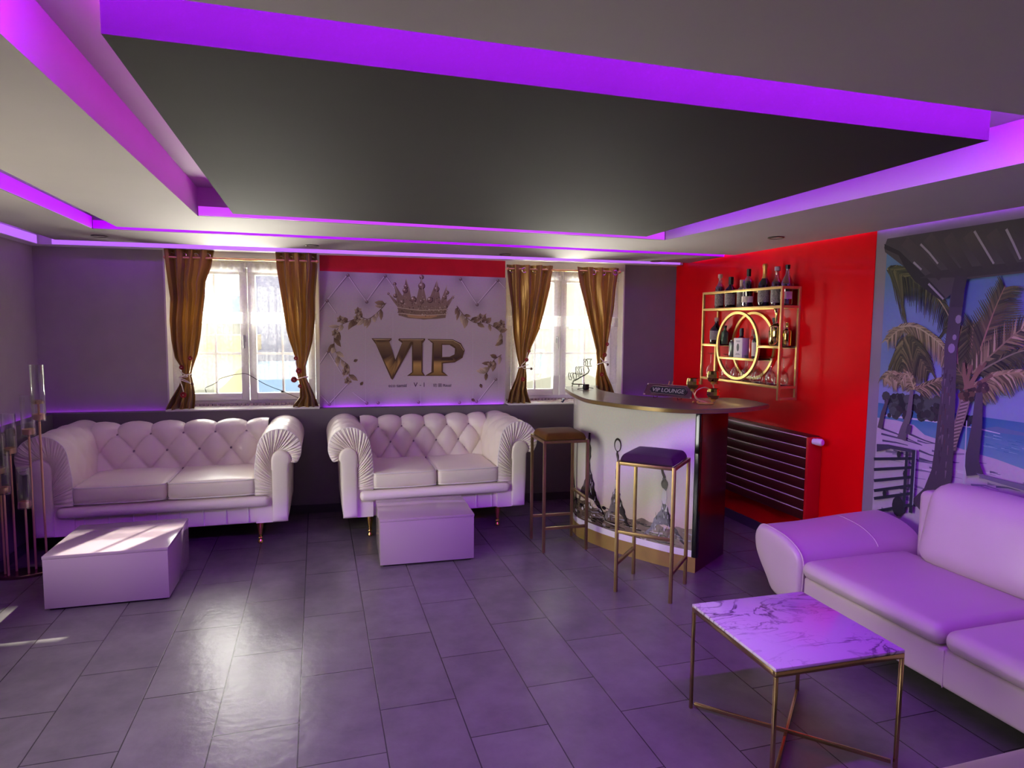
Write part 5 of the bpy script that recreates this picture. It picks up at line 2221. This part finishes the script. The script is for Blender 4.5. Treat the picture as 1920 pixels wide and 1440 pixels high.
# fence
fc = S(44, 46, 62)
A.poly([m6(45, 730), m6(150, 735), m6(395, 785), m6(395, 815), m6(150, 770), m6(45, 800)], S(74, 70, 90))
for y0, y1 in ((865, 860), (960, 940), (1060, 1025), (1150, 1100), (1220, 1170), (1340, 1270)):
    A.line([m6(20, y0), m6(380, y1)], 0.018, 0.016, fc)
A.line([m6(380, 790), m6(350, 1350)], 0.022, 0.022, fc)
A.line([m6(318, 800), m6(285, 1350)], 0.018, 0.020, fc)
p = m6(235, 1290)
A.disc(p[0], p[1], .04, S(44, 42, 52), .06)
for X, Yv in ((245, 825), (115, 1175), (300, 1000)):
    p = m6(X, Yv)
    A.disc(p[0], p[1], .014, S(40, 40, 50), .022, 8)
A.line([m6(400, 790), m6(370, 1280)], .006, .006, S(170, 176, 190))
A.line([m6(858, 520), m6(830, 1100)], .006, .006, S(196, 200, 214))
mur = thing('beach_picture', 'large beach picture with palms and timber roof on the grey right wall', 'wall picture', MO, 0)
art_obj('printed_face', A, art_mat('beach_print', 0.5, 0.0), mur)
bm = bm_new()
b3(bm, -0.0039, -0.0005, Y1 - MO.y, Y0 - MO.y, Z0 - MO.z, Z1 - MO.z)
obj('backing', bm, mat('poster_backing', S(190, 186, 196), 0.7), mur, 0)

# ------------------------------------------------------------------ glasses, bottles
def glass_material(name, col, fac=0.12, rough=0.03):
    m = bpy.data.materials.new(name)
    m.use_nodes = True
    nt = m.node_tree
    N, L = nt.nodes, nt.links
    N.remove(N['Principled BSDF'])
    out = N['Material Output']
    tr = N.new('ShaderNodeBsdfTransparent')
    tr.inputs['Color'].default_value = (*col, 1)
    gl = N.new('ShaderNodeBsdfGlossy')
    gl.inputs['Roughness'].default_value = rough
    lw = N.new('ShaderNodeLayerWeight')
    lw.inputs['Blend'].default_value = 0.35
    mr = N.new('ShaderNodeMapRange')
    mr.inputs['To Min'].default_value = fac
    mr.inputs['To Max'].default_value = 0.75
    L.new(lw.outputs['Facing'], mr.inputs['Value'])
    mx = N.new('ShaderNodeMixShader')
    L.new(mr.outputs['Result'], mx.inputs[0])
    L.new(tr.outputs[0], mx.inputs[1])
    L.new(gl.outputs[0], mx.inputs[2])
    L.new(mx.outputs[0], out.inputs['Surface'])
    MATS[name] = m
    return m


M_clear = glass_material('clear_glass', (0.97, 0.98, 0.97), 0.05)
M_goldglass = glass_material('gold_tinted_glass', (0.86, 0.80, 0.52), 0.22)
M_lilac = glass_material('lilac_bottle_glass', (0.72, 0.60, 0.68), 0.16)

RACK = Vector((3.246, 4.325, 1.055))
XF = 3.085 - RACK.x            # front plane, local
rk = thing('bottle_shelf', 'gold framed wall shelf with two round rings holding bottles on the red wall', 'wall shelf', RACK, 0)
ya, yb = 3.835 - RACK.y, 4.795 - RACK.y
bw_ = 0.018


def bar_(name, x0, x1, y0, y1, z0, z1, m=None):
    bm = bm_new()
    b3(bm, x0, x1, y0, y1, z0 - RACK.z, z1 - RACK.z, 0, 0.0012)
    return obj(name, bm, m or M_gold, rk, 0.5)


h = bw_ / 2
xb0, xb1 = -bw_ - 0.001, -0.001
M_dkshelf = mat('dark_shelf_board', S(58, 34, 30), 0.25, var=0.1, coat=0.3)
for y in (ya, yb):
    z0 = 1.055 if y == ya else 1.085
    bar_('upright', XF, XF + bw_, y - h, y + h, z0, 1.852)
    bar_('upright', xb0, xb1, y - h, y + h, z0, 1.852)
    for z in (1.843, 1.71, 1.145) + ((1.064,) if y == ya else ()):
        bar_('side_rail', XF + bw_, xb0, y - h, y + h, z - h, z + h)
for x0, x1 in ((XF, XF + bw_), (xb0, xb1)):
    for z in (1.843, 1.710, 1.145):
        bar_('rail', x0, x1, ya + h, yb - h, z - h, z + h)
    bar_('rail', x0, x1, 4.574 - RACK.y, yb - h, 1.412, 1.430)
    bar_('rail', x0, x1, ya + h, 4.072 - RACK.y, 1.418, 1.436)
    bar_('ring_rail', x0, x1, 4.11 - RACK.y, 4.54 - RACK.y, 1.316, 1.334)
    bm = bm_new()
    rows = []
    for k in range(72):
        a = 2 * PI * k / 72
        c, s = math.cos(a), math.sin(a)
        rows.append([bm.verts.new((x, 4.323 - RACK.y + r * c, 1.425 - RACK.z + r * s)) for x, r in ((x0, 0.242), (x0, 0.262), (x1, 0.262), (x1, 0.242))])
    for k in range(72):
        A_, B_ = rows[k], rows[(k + 1) % 72]
        for i in range(4):
            bm.faces.new((A_[i], A_[(i + 1) % 4], B_[(i + 1) % 4], B_[i]))
    obj('ring', bm, M_gold, rk, 0.6)
xs0, xs1 = XF + bw_, xb0
for y0, y1, z in ((ya + h, yb - h, 1.719), (4.58 - RACK.y, yb - h, 1.430), (ya + h, 4.066 - RACK.y, 1.436), (4.105 - RACK.y, 4.545 - RACK.y, 1.334), (ya + h, yb - h, 1.154)):
    bar_('shelf_board', xs0, xs1, y0, y1, z - 0.012, z, M_dkshelf)
bar_('divider', XF, XF + bw_, 4.592 - RACK.y, 4.610 - RACK.y, 1.154, 1.412)
SH = {'top': 1.719, 'left': 1.430, 'right': 1.436, 'ring': 1.334, 'low': 1.154}


def bottle(label, loc, H, r, m, shoulder=0.6, neck=0.013, sh=0.25, cap=None, caph=0.035, lab=None, labz=(0.12, 0.4), facets=28, sq=False, foil=None, liquid=None):
    """bottle with rounded shoulders; heights as fractions of H"""
    t = thing('bottle', label, 'bottle', loc, 0, 'bottles on the gold wall shelf')
    zs, zn = H * shoulder, H * (shoulder + sh)
    prof = [(0, 0.0), (r * 0.9, 0.0), (r, 0.006), (r, zs)]
    for k in range(1, 9):
        a = k / 8
        prof.append((neck + (r - neck) * (0.5 + 0.5 * math.cos(PI * a)), zs + (zn - zs) * a))
    prof += [(neck, H - caph * 0.6), (neck * 1.15, H - caph * 0.5), (neck * 1.15, H - caph * 0.3), (0, H - caph * 0.3)]
    bm = bm_new()
    if sq:
        lathe(bm, prof, 4, M=Matrix.Rotation(PI / 4, 4, 'Z') @ Matrix.Diagonal((1.25, 1.25, 1, 1)))
        bmesh.ops.bevel(bm, geom=[e for e in bm.edges if abs(e.verts[0].co.z - e.verts[1].co.z) > 0.02], offset=0.006, segments=2, affect='EDGES')
    else:
        lathe(bm, prof, facets)
    obj('glass_body', bm, m, t, 0.8)
    if liquid:
        bm = bm_new()
        lathe(bm, [(0, 0.004), (r * 0.92, 0.004), (r * 0.94, zs * 0.98), (r * 0.7, zs * 1.1), (0, zs * 1.1)], 20)
        obj('liquid', bm, liquid, t, 0.8)
    if cap:
        bm = bm_new()
        lathe(bm, [(0, H - caph), (neck * 1.3, H - caph), (neck * 1.35, H - 0.003), (neck * 1.1, H), (0, H)], 18)
        obj('cap', bm, cap, t, 0.6)
    if foil:
        bm = bm_new()
        lathe(bm, [(neck * 1.5, H * 0.66), (neck * 1.12, H * 0.72), (neck * 1.12, H * 0.9), (neck * 1.35, H * 0.93), (neck * 1.35, H - 0.004), (neck, H + 0.001), (0, H + 0.001)], 18)
        obj('foil', bm, foil, t, 0.8)
    if lab:
        bm = bm_new()
        z0, z1 = H * labz[0], H * labz[1]
        n = 18
        if sq:
            d = r * 1.25 * 0.7071 + 0.0012
            for a in (PI, -PI / 2):
                R_ = Matrix.Rotation(a, 4, 'Z')
                bx(bm, R_ @ Vector((d, 0, (z0 + z1) / 2)), (0.0012, d * 1.5, z1 - z0), R_)
        else:
            rows = []
            for k in range(n + 1):
                a = math.radians(135 + 150 * k / n)
                rows.append([bm.verts.new((q * math.cos(a), q * math.sin(a), z)) for q, z in ((r + 0.0012, z0), (r + 0.0012, z1), (r - 0.001, z1), (r - 0.001, z0))])
            for A_, B_ in zip(rows, rows[1:]):
                for i in range(4):
                    bm.faces.new((A_[i], A_[(i + 1) % 4], B_[(i + 1) % 4], B_[i]))
            bm.faces.new(rows[0])
            bm.faces.new(rows[-1][::-1])
        obj('label', bm, lab, t, 0.5)
    return t


M_dk = mat('dark_bottle_glass', S(22, 16, 20), 0.08, var=0.1, coat=0.5)
M_br = mat('brown_bottle_glass', S(52, 22, 18), 0.1, var=0.1, coat=0.5)
M_wine = mat('wine_red_liquid', S(64, 14, 26), 0.2)
M_lab = mat('cream_label', S(206, 188, 176), 0.7, var=0.05)
M_lab2 = mat('grey_patterned_label', S(128, 116, 114), 0.6, var=0.5, vscale=120)
M_gf = mat('gold_foil', S(206, 156, 92), 0.35, metal=0.8, var=0.15, vscale=80)
M_cork = mat('pale_cork', S(206, 168, 150), 0.7)
M_bcap = mat('black_cap', S(20, 18, 20), 0.35)
M_lcap = mat('lilac_cap', S(164, 140, 176), 0.4)
XC = 3.160
T_ = SH['top']
bottle('lilac glass bottle with pale stopper, first from the window on the top shelf', (XC, 4.67, T_), 0.277, 0.038, M_lilac, 0.58, 0.014, 0.2, M_cork, 0.03, M_lab2, (0.08, 0.5), liquid=M_wine)
bottle('squat dark bottle with black cap, second from the window on the top shelf', (XC, 4.525, T_), 0.245, 0.043, M_dk, 0.55, 0.015, 0.2, M_bcap, 0.06, M_lab2, (0.1, 0.45))
bottle('small grey patterned bottle, third from the window on the top shelf', (XC + 0.015, 4.405, T_), 0.215, 0.035, M_lab2, 0.62, 0.012, 0.15, M_cork, 0.05)
bottle('round shouldered bottle with black cap and low white label on the top shelf', (XC - 0.01, 4.29, T_), 0.288, 0.045, M_lilac, 0.62, 0.012, 0.2, M_bcap, 0.055, M_lab, (0.12, 0.28), liquid=M_dk)
bottle('dark champagne bottle with gold foil neck on the top shelf', (XC, 4.115, T_), 0.31, 0.044, M_dk, 0.5, 0.0145, 0.22, None, 0.03, M_lab2, (0.1, 0.4), foil=M_gf)
bottle('lilac glass bottle beside the champagne bottle, nearer the camera', (XC, 3.98, T_), 0.28, 0.038, M_lilac, 0.56, 0.015, 0.18, M_lcap, 0.03, M_lab2, (0.08, 0.5), liquid=M_wine)
bottle('flask shaped bottle with clear neck, nearest the camera on the top shelf', (XC + 0.01, 3.885, T_), 0.285, 0.042, M_lilac, 0.5, 0.012, 0.34, M_bcap, 0.03, M_lab, (0.16, 0.34), liquid=M_dk)
bottle('round dark patterned bottle on the shelf left of the ring', (XC, 4.70, SH['left']), 0.215, 0.052, M_dk, 0.5, 0.014, 0.3, M_cork, 0.03, M_lab2, (0.15, 0.5))
bottle('green bottle beside the ring, behind its left edge', (XC + 0.02, 4.61, SH['left']), 0.15, 0.028, mat('green_glass', S(70, 110, 70), 0.15, coat=0.4), 0.6, 0.01, 0.2, M_bcap, 0.02)
R_ = SH['ring']
bottle('slim silver bottle standing first inside the gold ring', (XC - 0.02, 4.455, R_), 0.135, 0.022, mat('silver_green_glass', S(132, 140, 132), 0.15, metal=0.6), 0.82, 0.012, 0.1, None, 0.01)
bottle('square dark bottle with black cap inside the gold ring', (XC + 0.015, 4.385, R_), 0.225, 0.034, M_dk, 0.58, 0.012, 0.15, M_bcap, 0.06, None, sq=True)
bottle('orange red bottle behind the white box inside the gold ring', (XC + 0.0, 4.215, R_), 0.22, 0.034, mat('orange_red_glass', S(188, 46, 18), 0.12, coat=0.5), 0.62, 0.014, 0.2, mat('red_cap', S(150, 16, 20), 0.4), 0.06)
bottle('bottle with cream label last inside the gold ring', (XC - 0.02, 4.165, R_), 0.18, 0.025, M_dk, 0.74, 0.012, 0.14, M_bcap, 0.03, M_lab, (0.1, 0.66))
Rr = SH['right']
bottle('squat brown bottle on the right shelf just behind the ring', (XC + 0.025, 4.02, Rr), 0.20, 0.036, M_br, 0.5, 0.012, 0.2, M_bcap, 0.03, mat('ochre_label', S(160, 122, 84), 0.6), (0.1, 0.5))
t = bottle('tall mirrored gold decanter on the right shelf', (XC - 0.015, 3.945, Rr), 0.235, 0.047, mat('mirror_gold_glass', S(226, 206, 120), 0.08, metal=1.0, var=0.3, vscale=14), 0.56, 0.013, 0.14, None, 0.01, facets=14)
bm = bm_new()
lathe(bm, [(0.013, 0.225), (0.018, 0.245), (0.026, 0.262), (0.02, 0.264), (0.0, 0.25)], 12)
obj('stopper', bm, MATS['mirror_gold_glass'], t, 0.6)
bottle('gold bottle nearest the camera on the right shelf', (XC + 0.02, 3.875, Rr), 0.17, 0.030, MATS['mirror_gold_glass'], 0.6, 0.011, 0.16, None, 0.02, facets=10)

# white boxed bottle inside the ring
bxr = thing('gift_box', 'white carton with dark oval emblem inside the gold ring', 'box', (3.128, 4.313, R_), math.radians(4))
bm = bm_new()
b3(bm, -0.036, 0.036, -0.049, 0.049, 0, 0.150, 0, 0.001)
obj('carton', bm, mat('white_card', S(214, 204, 200), 0.7, var=0.02), bxr, 0.4)
bm = bm_new()
M = Matrix.Translation((-0.0366, 0.0, 0.078)) @ Matrix.Rotation(-PI / 2, 4, 'Y')
lathe(bm, [(0, 0.0006), (0.030, 0.0006), (0.030, -0.0003), (0, -0.0003)], 24, M=M @ Matrix.Diagonal((1.0, 0.45, 1, 1)))
obj('emblem', bm, mat('emblem_ink', S(66, 66, 66), 0.6, var=0.5, vscale=200), bxr, 0)
bm = bm_new()
for z, w in ((0.127, 0.05), (0.120, 0.038), (0.030, 0.036), (0.023, 0.05)):
    b3(bm, -0.0368, -0.0355, -w / 2, w / 2, z, z + 0.003)
obj('print_lines', bm, MATS['emblem_ink'], bxr, 0)


# inverted wine glasses on the bottom shelf
def wine_glass(label, loc, H=0.20, r=0.036):
    t = thing('wine_glass', label, 'wine glass', loc, 0, 'upturned wine glasses on the bottom shelf')
    bm = bm_new()
    lathe(bm, [(r * 0.86, 0.0), (r, 0.03), (r * 1.02, 0.055), (r * 0.8, 0.085), (0.006, 0.105), (0.0042, 0.12), (0.0045, H - 0.012)], 20)
    obj('bowl', bm, M_clear, t, 1.0)
    bm = bm_new()
    lathe(bm, [(0, H - 0.014), (0.006, H - 0.012), (0.03, H - 0.002), (0.032, H), (0, H)], 20)
    obj('foot', bm, M_clear, t, 1.0)
    return t


spots = [(3.13, 4.72), (3.14, 4.52), (3.19, 4.44), (3.13, 4.39), (3.19, 4.32), (3.13, 4.26), (3.19, 4.18), (3.13, 4.13), (3.19, 4.05), (3.14, 3.98), (3.19, 3.91)]
g0 = wine_glass('x', (0, 0, 0))
for i, (x, y) in enumerate(spots):
    lab = 'upturned wine glass alone at the window end of the bottom shelf' if i == 0 else 'clear upturned wine glass in the packed row on the bottom shelf'
    if i == 0:
        g0.location = (x, y, SH['low'])
        g0['label'] = lab
    else:
        dup(g0, (x, y, SH['low']), 0, lab, 'upturned wine glasses on the bottom shelf')

# ------------------------------------------------------------------ radiator on the red wall
RD = Vector((3.246, 4.2, 0.262))
rd_ = thing('radiator', 'dark slatted radiator with red end panel on the red wall behind the bar', 'radiator', RD, 0)
xr0 = 3.135 - RD.x
bm = bm_new()
b3(bm, xr0 + 0.014, -0.004, 3.585 - RD.y, 4.95 - RD.y, 0.0, 0.575, 0, 0.002)
obj('body', bm, mat('radiator_dark', S(52, 12, 12), 0.35), rd_, 0.4)
M_slat = mat('radiator_slat', S(64, 16, 16), 0.3, var=0.1)
M_edge = mat('pale_slat_edge', S(232, 208, 200), 0.4)
for k in range(8):
    z0 = 0.004 + k * 0.0715
    bm = bm_new()
    b3(bm, xr0, xr0 + 0.014, 3.59 - RD.y, 4.95 - RD.y, z0, z0 + 0.062, 0, 0.002)
    s = obj('slat', bm, M_slat, rd_, 0.4)
    bm = bm_new()
    b3(bm, xr0 - 0.001, xr0 + 0.013, 3.59 - RD.y, 4.95 - RD.y, z0 + 0.062, z0 + 0.0655)
    obj('slat_edge', bm, M_edge, s, 0)
bm = bm_new()
b3(bm, xr0 - 0.002, -0.004, 3.562 - RD.y, 3.585 - RD.y, -0.03, 0.572, 0, 0.003)
obj('end_panel', bm, mat('red_end_panel', S(190, 14, 26), 0.3, coat=0.3), rd_, 0.4)
bm = bm_new()
Mv = Matrix.Translation((xr0 + 0.03, 3.556 - RD.y, 0.548)) @ Matrix.Rotation(PI / 2, 4, 'X') @ Matrix.Rotation(0.25, 4, 'Y')
lathe(bm, [(0, 0.0), (0.020, 0.0), (0.021, 0.018), (0.023, 0.022), (0.024, 0.058), (0.019, 0.068), (0, 0.070)], 22, M=Mv)
obj('thermostat_valve', bm, mat('white_valve', S(226, 214, 222), 0.4), rd_, 0.7)

# ------------------------------------------------------------------ things on the counter
# sign plate
a, b = P(1207, 739, z=ZBAR + 0.02), P(1297, 747, z=ZBAR + 0.02)
ang = math.atan2(b.y - a.y, b.x - a.x)
wd = (b - a).length
sg = thing('vip_lounge_sign', 'small dark sign reading VIP LOUNGE on the bar counter', 'sign', ((a.x + b.x) / 2, (a.y + b.y) / 2, ZBAR), ang)
TI = Matrix.Translation((0, 0, 0.016)) @ Matrix.Rotation(math.radians(-24), 4, 'X')
hw_ = wd / 2
hh = 0.088
M_plate = mat('dark_acrylic_plate', S(84, 44, 70), 0.15, coat=0.6)
bm = bm_new()
poly = [(-hw_, 0), (hw_, 0), (hw_ * 0.93, hh), (-hw_ * 0.93, hh)]
prism(bm, poly, -0.003, 0.003, lambda p, q, t: TI @ Vector((p, t, q)))
obj('plate', bm, M_plate, sg, 0.3)
bm = bm_new()
pts = [TI @ Vector((p, -0.004, q)) for p, q in poly]
tube(bm, pts, 0.0022, 6, closed=True)
obj('plate_edge', bm, mat('pink_metal', S(196, 160, 170), 0.25, metal=0.9), sg, 0.6)
bm = bm_new()
c = 0.02
pq = [(-hw_ * .78 + c, .016), (hw_ * .78 - c, .016), (hw_ * .78, .016 + c), (hw_ * .78, .074 - c), (hw_ * .78 - c, .074), (-hw_ * .78 + c, .074), (-hw_ * .78, .074 - c), (-hw_ * .78, .016 + c)]
prism(bm, pq, -0.007, -0.003, lambda p, q, t: TI @ Vector((p, t, q)))
obj('plaque', bm, mat('near_black_plaque', S(34, 28, 46), 0.3), sg, 0.3)
bm = bm_new()
tube(bm, [TI @ Vector((p * 0.97, -0.0075, 0.045 + (q - 0.045) * 0.92)) for p, q in pq], 0.0012, 5, closed=True)
obj('plaque_border', bm, MATS['pink_metal'], sg, 0.6)
bm = bm_new()
t_ = text_mesh('VIP LOUNGE', 0.041, 0.0008)
xs_ = [v.co.x for v in t_.verts]
k = wd * 0.66 / (max(xs_) - min(xs_))
join(bm, t_, TI @ Matrix.Translation((0, -0.0082, 0.0305)) @ Matrix.Rotation(PI / 2, 4, 'X') @ Matrix.Diagonal((k, 1, 1, 1)), 0)
obj('lettering', bm, mat('silver_letters', S(206, 196, 206), 0.3, metal=0.4), sg, 0)
for p, q in ((-hw_ * .97, .006), (hw_ * .97, .006), (-hw_ * .9, .083), (hw_ * .9, .083)):
    bm = bm_new()
    lathe(bm, [(0, -0.007), (0.006, -0.004), (0.007, 0), (0.006, 0.004), (0, 0.007)], 12, M=TI @ Matrix.Translation((p, -0.005, q)))
    obj('corner_stud', bm, mat('pink_stud', S(206, 170, 176), 0.25, metal=0.6), sg, 0.8)
for s in (-1, 1):
    bm = bm_new()
    tube(bm, [TI @ Vector((s * hw_ * .5, 0.002, 0.03)), (s * hw_ * .5, 0.03, 0.004), (s * hw_ * .5, -0.02, 0.004), (s * hw_ * .5, -0.022, 0.018)], 0.003, 6)
    obj('easel_leg', bm, MATS['pink_metal'], sg, 0.8)
bm = bm_new()
for s in (-0.012, 0.012):
    tube(bm, [TI @ Vector((s, 0, hh - 0.004)), TI @ Vector((s * 1.2, 0.004, hh + 0.03))], 0.003, 6)
obj('top_clips', bm, M_gold, sg, 0.8)

# spiral candle holder with three gold glass cups
b0 = P(1323, 757, z=ZBAR)
ch = thing('candle_holder', 'gold wire candle holder with three faceted glass cups on the counter', 'candle holder', b0, 0)
vw = (b0 - CAM)
vw.z = 0
vw.normalize()
rt = Vector((vw.y, -vw.x, 0))


def near(px, py):
    """point of the holder's own upright plane"""
    d = ray(px, py)
    t = (b0 - CAM).dot(vw) / d.dot(vw)
    return CAM + d * t - b0


bm = bm_new()
lathe(bm, [(0, 0), (0.052, 0), (0.055, 0.003), (0.05, 0.007), (0.0, 0.008)], 28)
obj('base', bm, M_gold, ch, 0.8)
cups = ((1299, 734, 0.042), (1337, 722, 0.040), (1337, 757, 0.041))
for i, (px, py, r) in enumerate(cups):
    c = near(px, py - 4)
    if c.z < 0.03:
        c.z = 0.03
    c = c + vw * (0.0, 0.035, -0.03)[i]
    bm = bm_new()
    hgt = 0.074
    n = 12
    rows = []
    for j, (q, z) in enumerate(((0.3, 0.0), (0.72, 0.008), (1.0, 0.032), (0.98, 0.055), (0.86, hgt), (0.80, hgt), (0.90, 0.055), (0.92, 0.034), (0.62, 0.014), (0.0, 0.010))):
        if q == 0:
            rows.append([bm.verts.new(c + Vector((0, 0, z)))])
        else:
            rows.append([bm.verts.new(c + Vector((r * q * math.cos(2 * PI * k / n), r * q * math.sin(2 * PI * k / n), z))) for k in range(n)])
    for A_, B_ in zip(rows, rows[1:]):
        for k in range(n):
            if len(B_) == 1:
                bm.faces.new((A_[k], A_[(k + 1) % n], B_[0]))
            else:
                bm.faces.new((A_[k], A_[(k + 1) % n], B_[(k + 1) % n], B_[k]))
    bm.faces.new(rows[0][::-1])
    cup = obj('glass_cup', bm, MATS['mirror_gold_glass'] if i != 9 else M_goldglass, ch, 0.2)
    bm = bm_new()
    lathe(bm, [(0, -0.012), (0.012, -0.012), (0.016, -0.002), (0.012, 0.001), (0, 0.001)], 14, c)
    obj('cup_seat', bm, M_gold, ch, 0.8)
    bm = bm_new()
    if i == 0:
        p = [c + Vector((0, 0, -0.01)), near(1303, 742), near(1311, 750), Vector((0, 0, 0.012)), Vector((0.02, 0, 0.006))]
    elif i == 1:
        p = [c + Vector((0, 0, -0.01)), near(1338, 734) + vw * 0.035, near(1322, 727) + vw * 0.02, near(1306, 733), near(1304, 746), near(1320, 756) + Vector((0, 0, 0.004))]
    else:
        p = [c + Vector((0, 0, -0.01)), near(1336, 757) + vw * -0.02, Vector((0, 0, 0.008))]
    tube(bm, crom(p, 8), 0.0042, 8)
    obj('wire_arm', bm, M_rose, ch, 1.0)
for px in (1300, 1308):
    c = near(px, 757)
    c.z = 0.009
    bm = bm_new()
    lathe(bm, [(0, -0.009), (0.006, -0.006), (0.009, 0), (0.006, 0.006), (0, 0.009)], 14, c)
    obj('ball_foot', bm, M_gold, ch, 0.9)

# bent wire letter sign
w0 = P(1082, 726, z=ZBAR)
ws = thing('wire_letter_sign', 'stacked wire letter sign leaning at the window end of the counter', 'decorative sign', w0, 0)
vw2 = (w0 - CAM)
vw2.z = 0
vw2.normalize()


def wpt(X, Y):
    d = ray(1060 + X / 12.0, 640 + Y / 12.0)
    t = (w0 - CAM).dot(vw2) / d.dot(vw2)
    q = CAM + d * t - w0
    return Vector((q.x, q.y, max(0.004, q.z)))


def wire(name, L_, r=0.0034, closed=False):
    bm = bm_new()
    tube(bm, [wpt(*p) for p in L_], r, 6, closed=closed)
    return obj(name, bm, mat('dark_wire', S(74, 72, 58), 0.4, metal=0.5), ws, 1.0)


wire('letter', [(430, 400), (420, 400), (412, 440), (440, 450), (412, 480), (405, 530), (450, 545), (462, 500), (450, 460), (465, 430), (450, 400)])
wire('letter', [(475, 400), (600, 400), (580, 420), (562, 440), (562, 520), (600, 560), (460, 560), (500, 530), (500, 450), (475, 415)], closed=True)
wire('letter', [(240, 570), (235, 735), (262, 735), (270, 660), (300, 720), (330, 735), (300, 640), (330, 570), (300, 570), (265, 630), (262, 570)], closed=True)
wire('letter', [(345, 570), (420, 570), (405, 610), (430, 720), (405, 735), (395, 650), (375, 735), (350, 735), (365, 650)], closed=True)
wire('letter', [(90, 700), (70, 760), (80, 850), (130, 870), (150, 820), (110, 780), (120, 720), (180, 700), (170, 770), (200, 860), (240, 850), (250, 760), (220, 710), (150, 740)])
wire('letter', [(260, 740), (300, 740), (290, 790), (330, 800), (320, 750), (380, 740), (410, 760), (370, 790)])
wire('stem', [(500, 570), (510, 610), (535, 650), (510, 710), (440, 755), (370, 790), (290, 840), (220, 880), (180, 890), (170, 930), (150, 1020)], 0.005)
wire('foot_rail', [(140, 940), (180, 960), (300, 965), (405, 965)], 0.005)
wire('foot', [(305, 965), (305, 1020)], 0.005)
# black power adapter
ad = thing('power_adapter', 'black power adapter with cables on the counter beside the wire sign', 'adapter', P(1098.5, 730, z=ZBAR), math.radians(20))
bm = bm_new()
b3(bm, -0.022, 0.022, -0.016, 0.016, 0.0, 0.042, 0, 0.004)
obj('body', bm, M_black, ad, 0.5)
bm = bm_new()
tube(bm, crom([(-0.02, 0, 0.012), (-0.05, 0.005, 0.008), (-0.09, 0.0, 0.0045)], 5), 0.0035, 6)
obj('cord', bm, M_black, ad, 1.0)
bm = bm_new()
tube(bm, crom([(0.02, 0, 0.014), (0.05, -0.004, 0.010), (0.08, 0.0, 0.0045)], 5), 0.0035, 6)
obj('cord', bm, M_black, ad, 1.0)
bm = bm_new()
tube(bm, [(-0.014, 0, 0.04), (-0.018, 0, 0.056)], 0.003, 6)
obj('prong', bm, M_black, ad, 0.8)

# ------------------------------------------------------------------ floor standing candle stand
CS = P(43, 1078, z=0)
cs = thing('candle_stand', 'tall gold floor candelabra with glass cylinders beside the larger chesterfield', 'candelabra', CS, math.radians(6))
bm = bm_new()
lathe(bm, [(0, 0), (0.145, 0), (0.148, 0.004), (0.146, 0.016), (0.140, 0.020), (0, 0.020)], 40, sx=1.0, sy=0.55)
obj('base', bm, mat('bronze_base', S(112, 92, 74), 0.25, metal=0.9), cs, 0.5)
Mi = Matrix.Rotation(math.radians(-6), 4, 'Z')
for px, gt, cup, dy, dbl in ((83, 684, 783, 0.02, True), (63, 742, 811, 0.03, False), (31, 775, 846, 0.03, False), (15, 812, 883, 0.0, False), (24, 846, 919, -0.04, False), (56, 877, 947, -0.035, False)):
    f = P(px, 1078, z=0) - CS
    y = CS.y + dy
    zc, zt = P(px - 6, cup, y=y).z, P(px - 6, gt, y=y).z
    x = max(-0.125, min(0.128, f.x))
    if abs(x) > 0.115:
        dy *= 0.5
    bm = bm_new()
    lathe(bm, [(0.0, 0.018), (0.0065, 0.018), (0.0065, zc), (0, zc)], 12, (x, dy, 0))
    obj('pole', bm, M_rose, cs, 0.8)
    bm = bm_new()
    lathe(bm, [(0, zc - 0.012), (0.030, zc - 0.012), (0.034, zc - 0.006), (0.034, zc + 0.022), (0.028, zc + 0.024), (0.026, zc + 0.004), (0, zc + 0.004)], 20, (x, dy, 0))
    obj('candle_cup', bm, M_rose, cs, 0.7)
    if dbl:
        zm = P(px - 6, 754, y=y).z
        bm = bm_new()
        lathe(bm, [(0.0, zm - 0.012), (0.030, zm - 0.01), (0.033, zm + 0.006), (0.02, zm + 0.014), (0, zm + 0.014)], 20, (x, dy, 0))
        obj('candle_cup', bm, mat('bright_brass_cup', S(220, 200, 120), 0.2, metal=1.0), cs, 0.7)
        bm = bm_new()
        lathe(bm, [(0.0065, zc), (0.0065, zm - 0.012)], 10, (x, dy, 0))
        obj('pole', bm, M_rose, cs, 0.8)
    bm = bm_new()
    lathe(bm, [(0.0375, zc - 0.02), (0.0375, zt), (0.0355, zt), (0.0355, zc - 0.02)], 26, (x, dy, 0))
    obj('glass_cylinder', bm, M_clear, cs, 0.8)
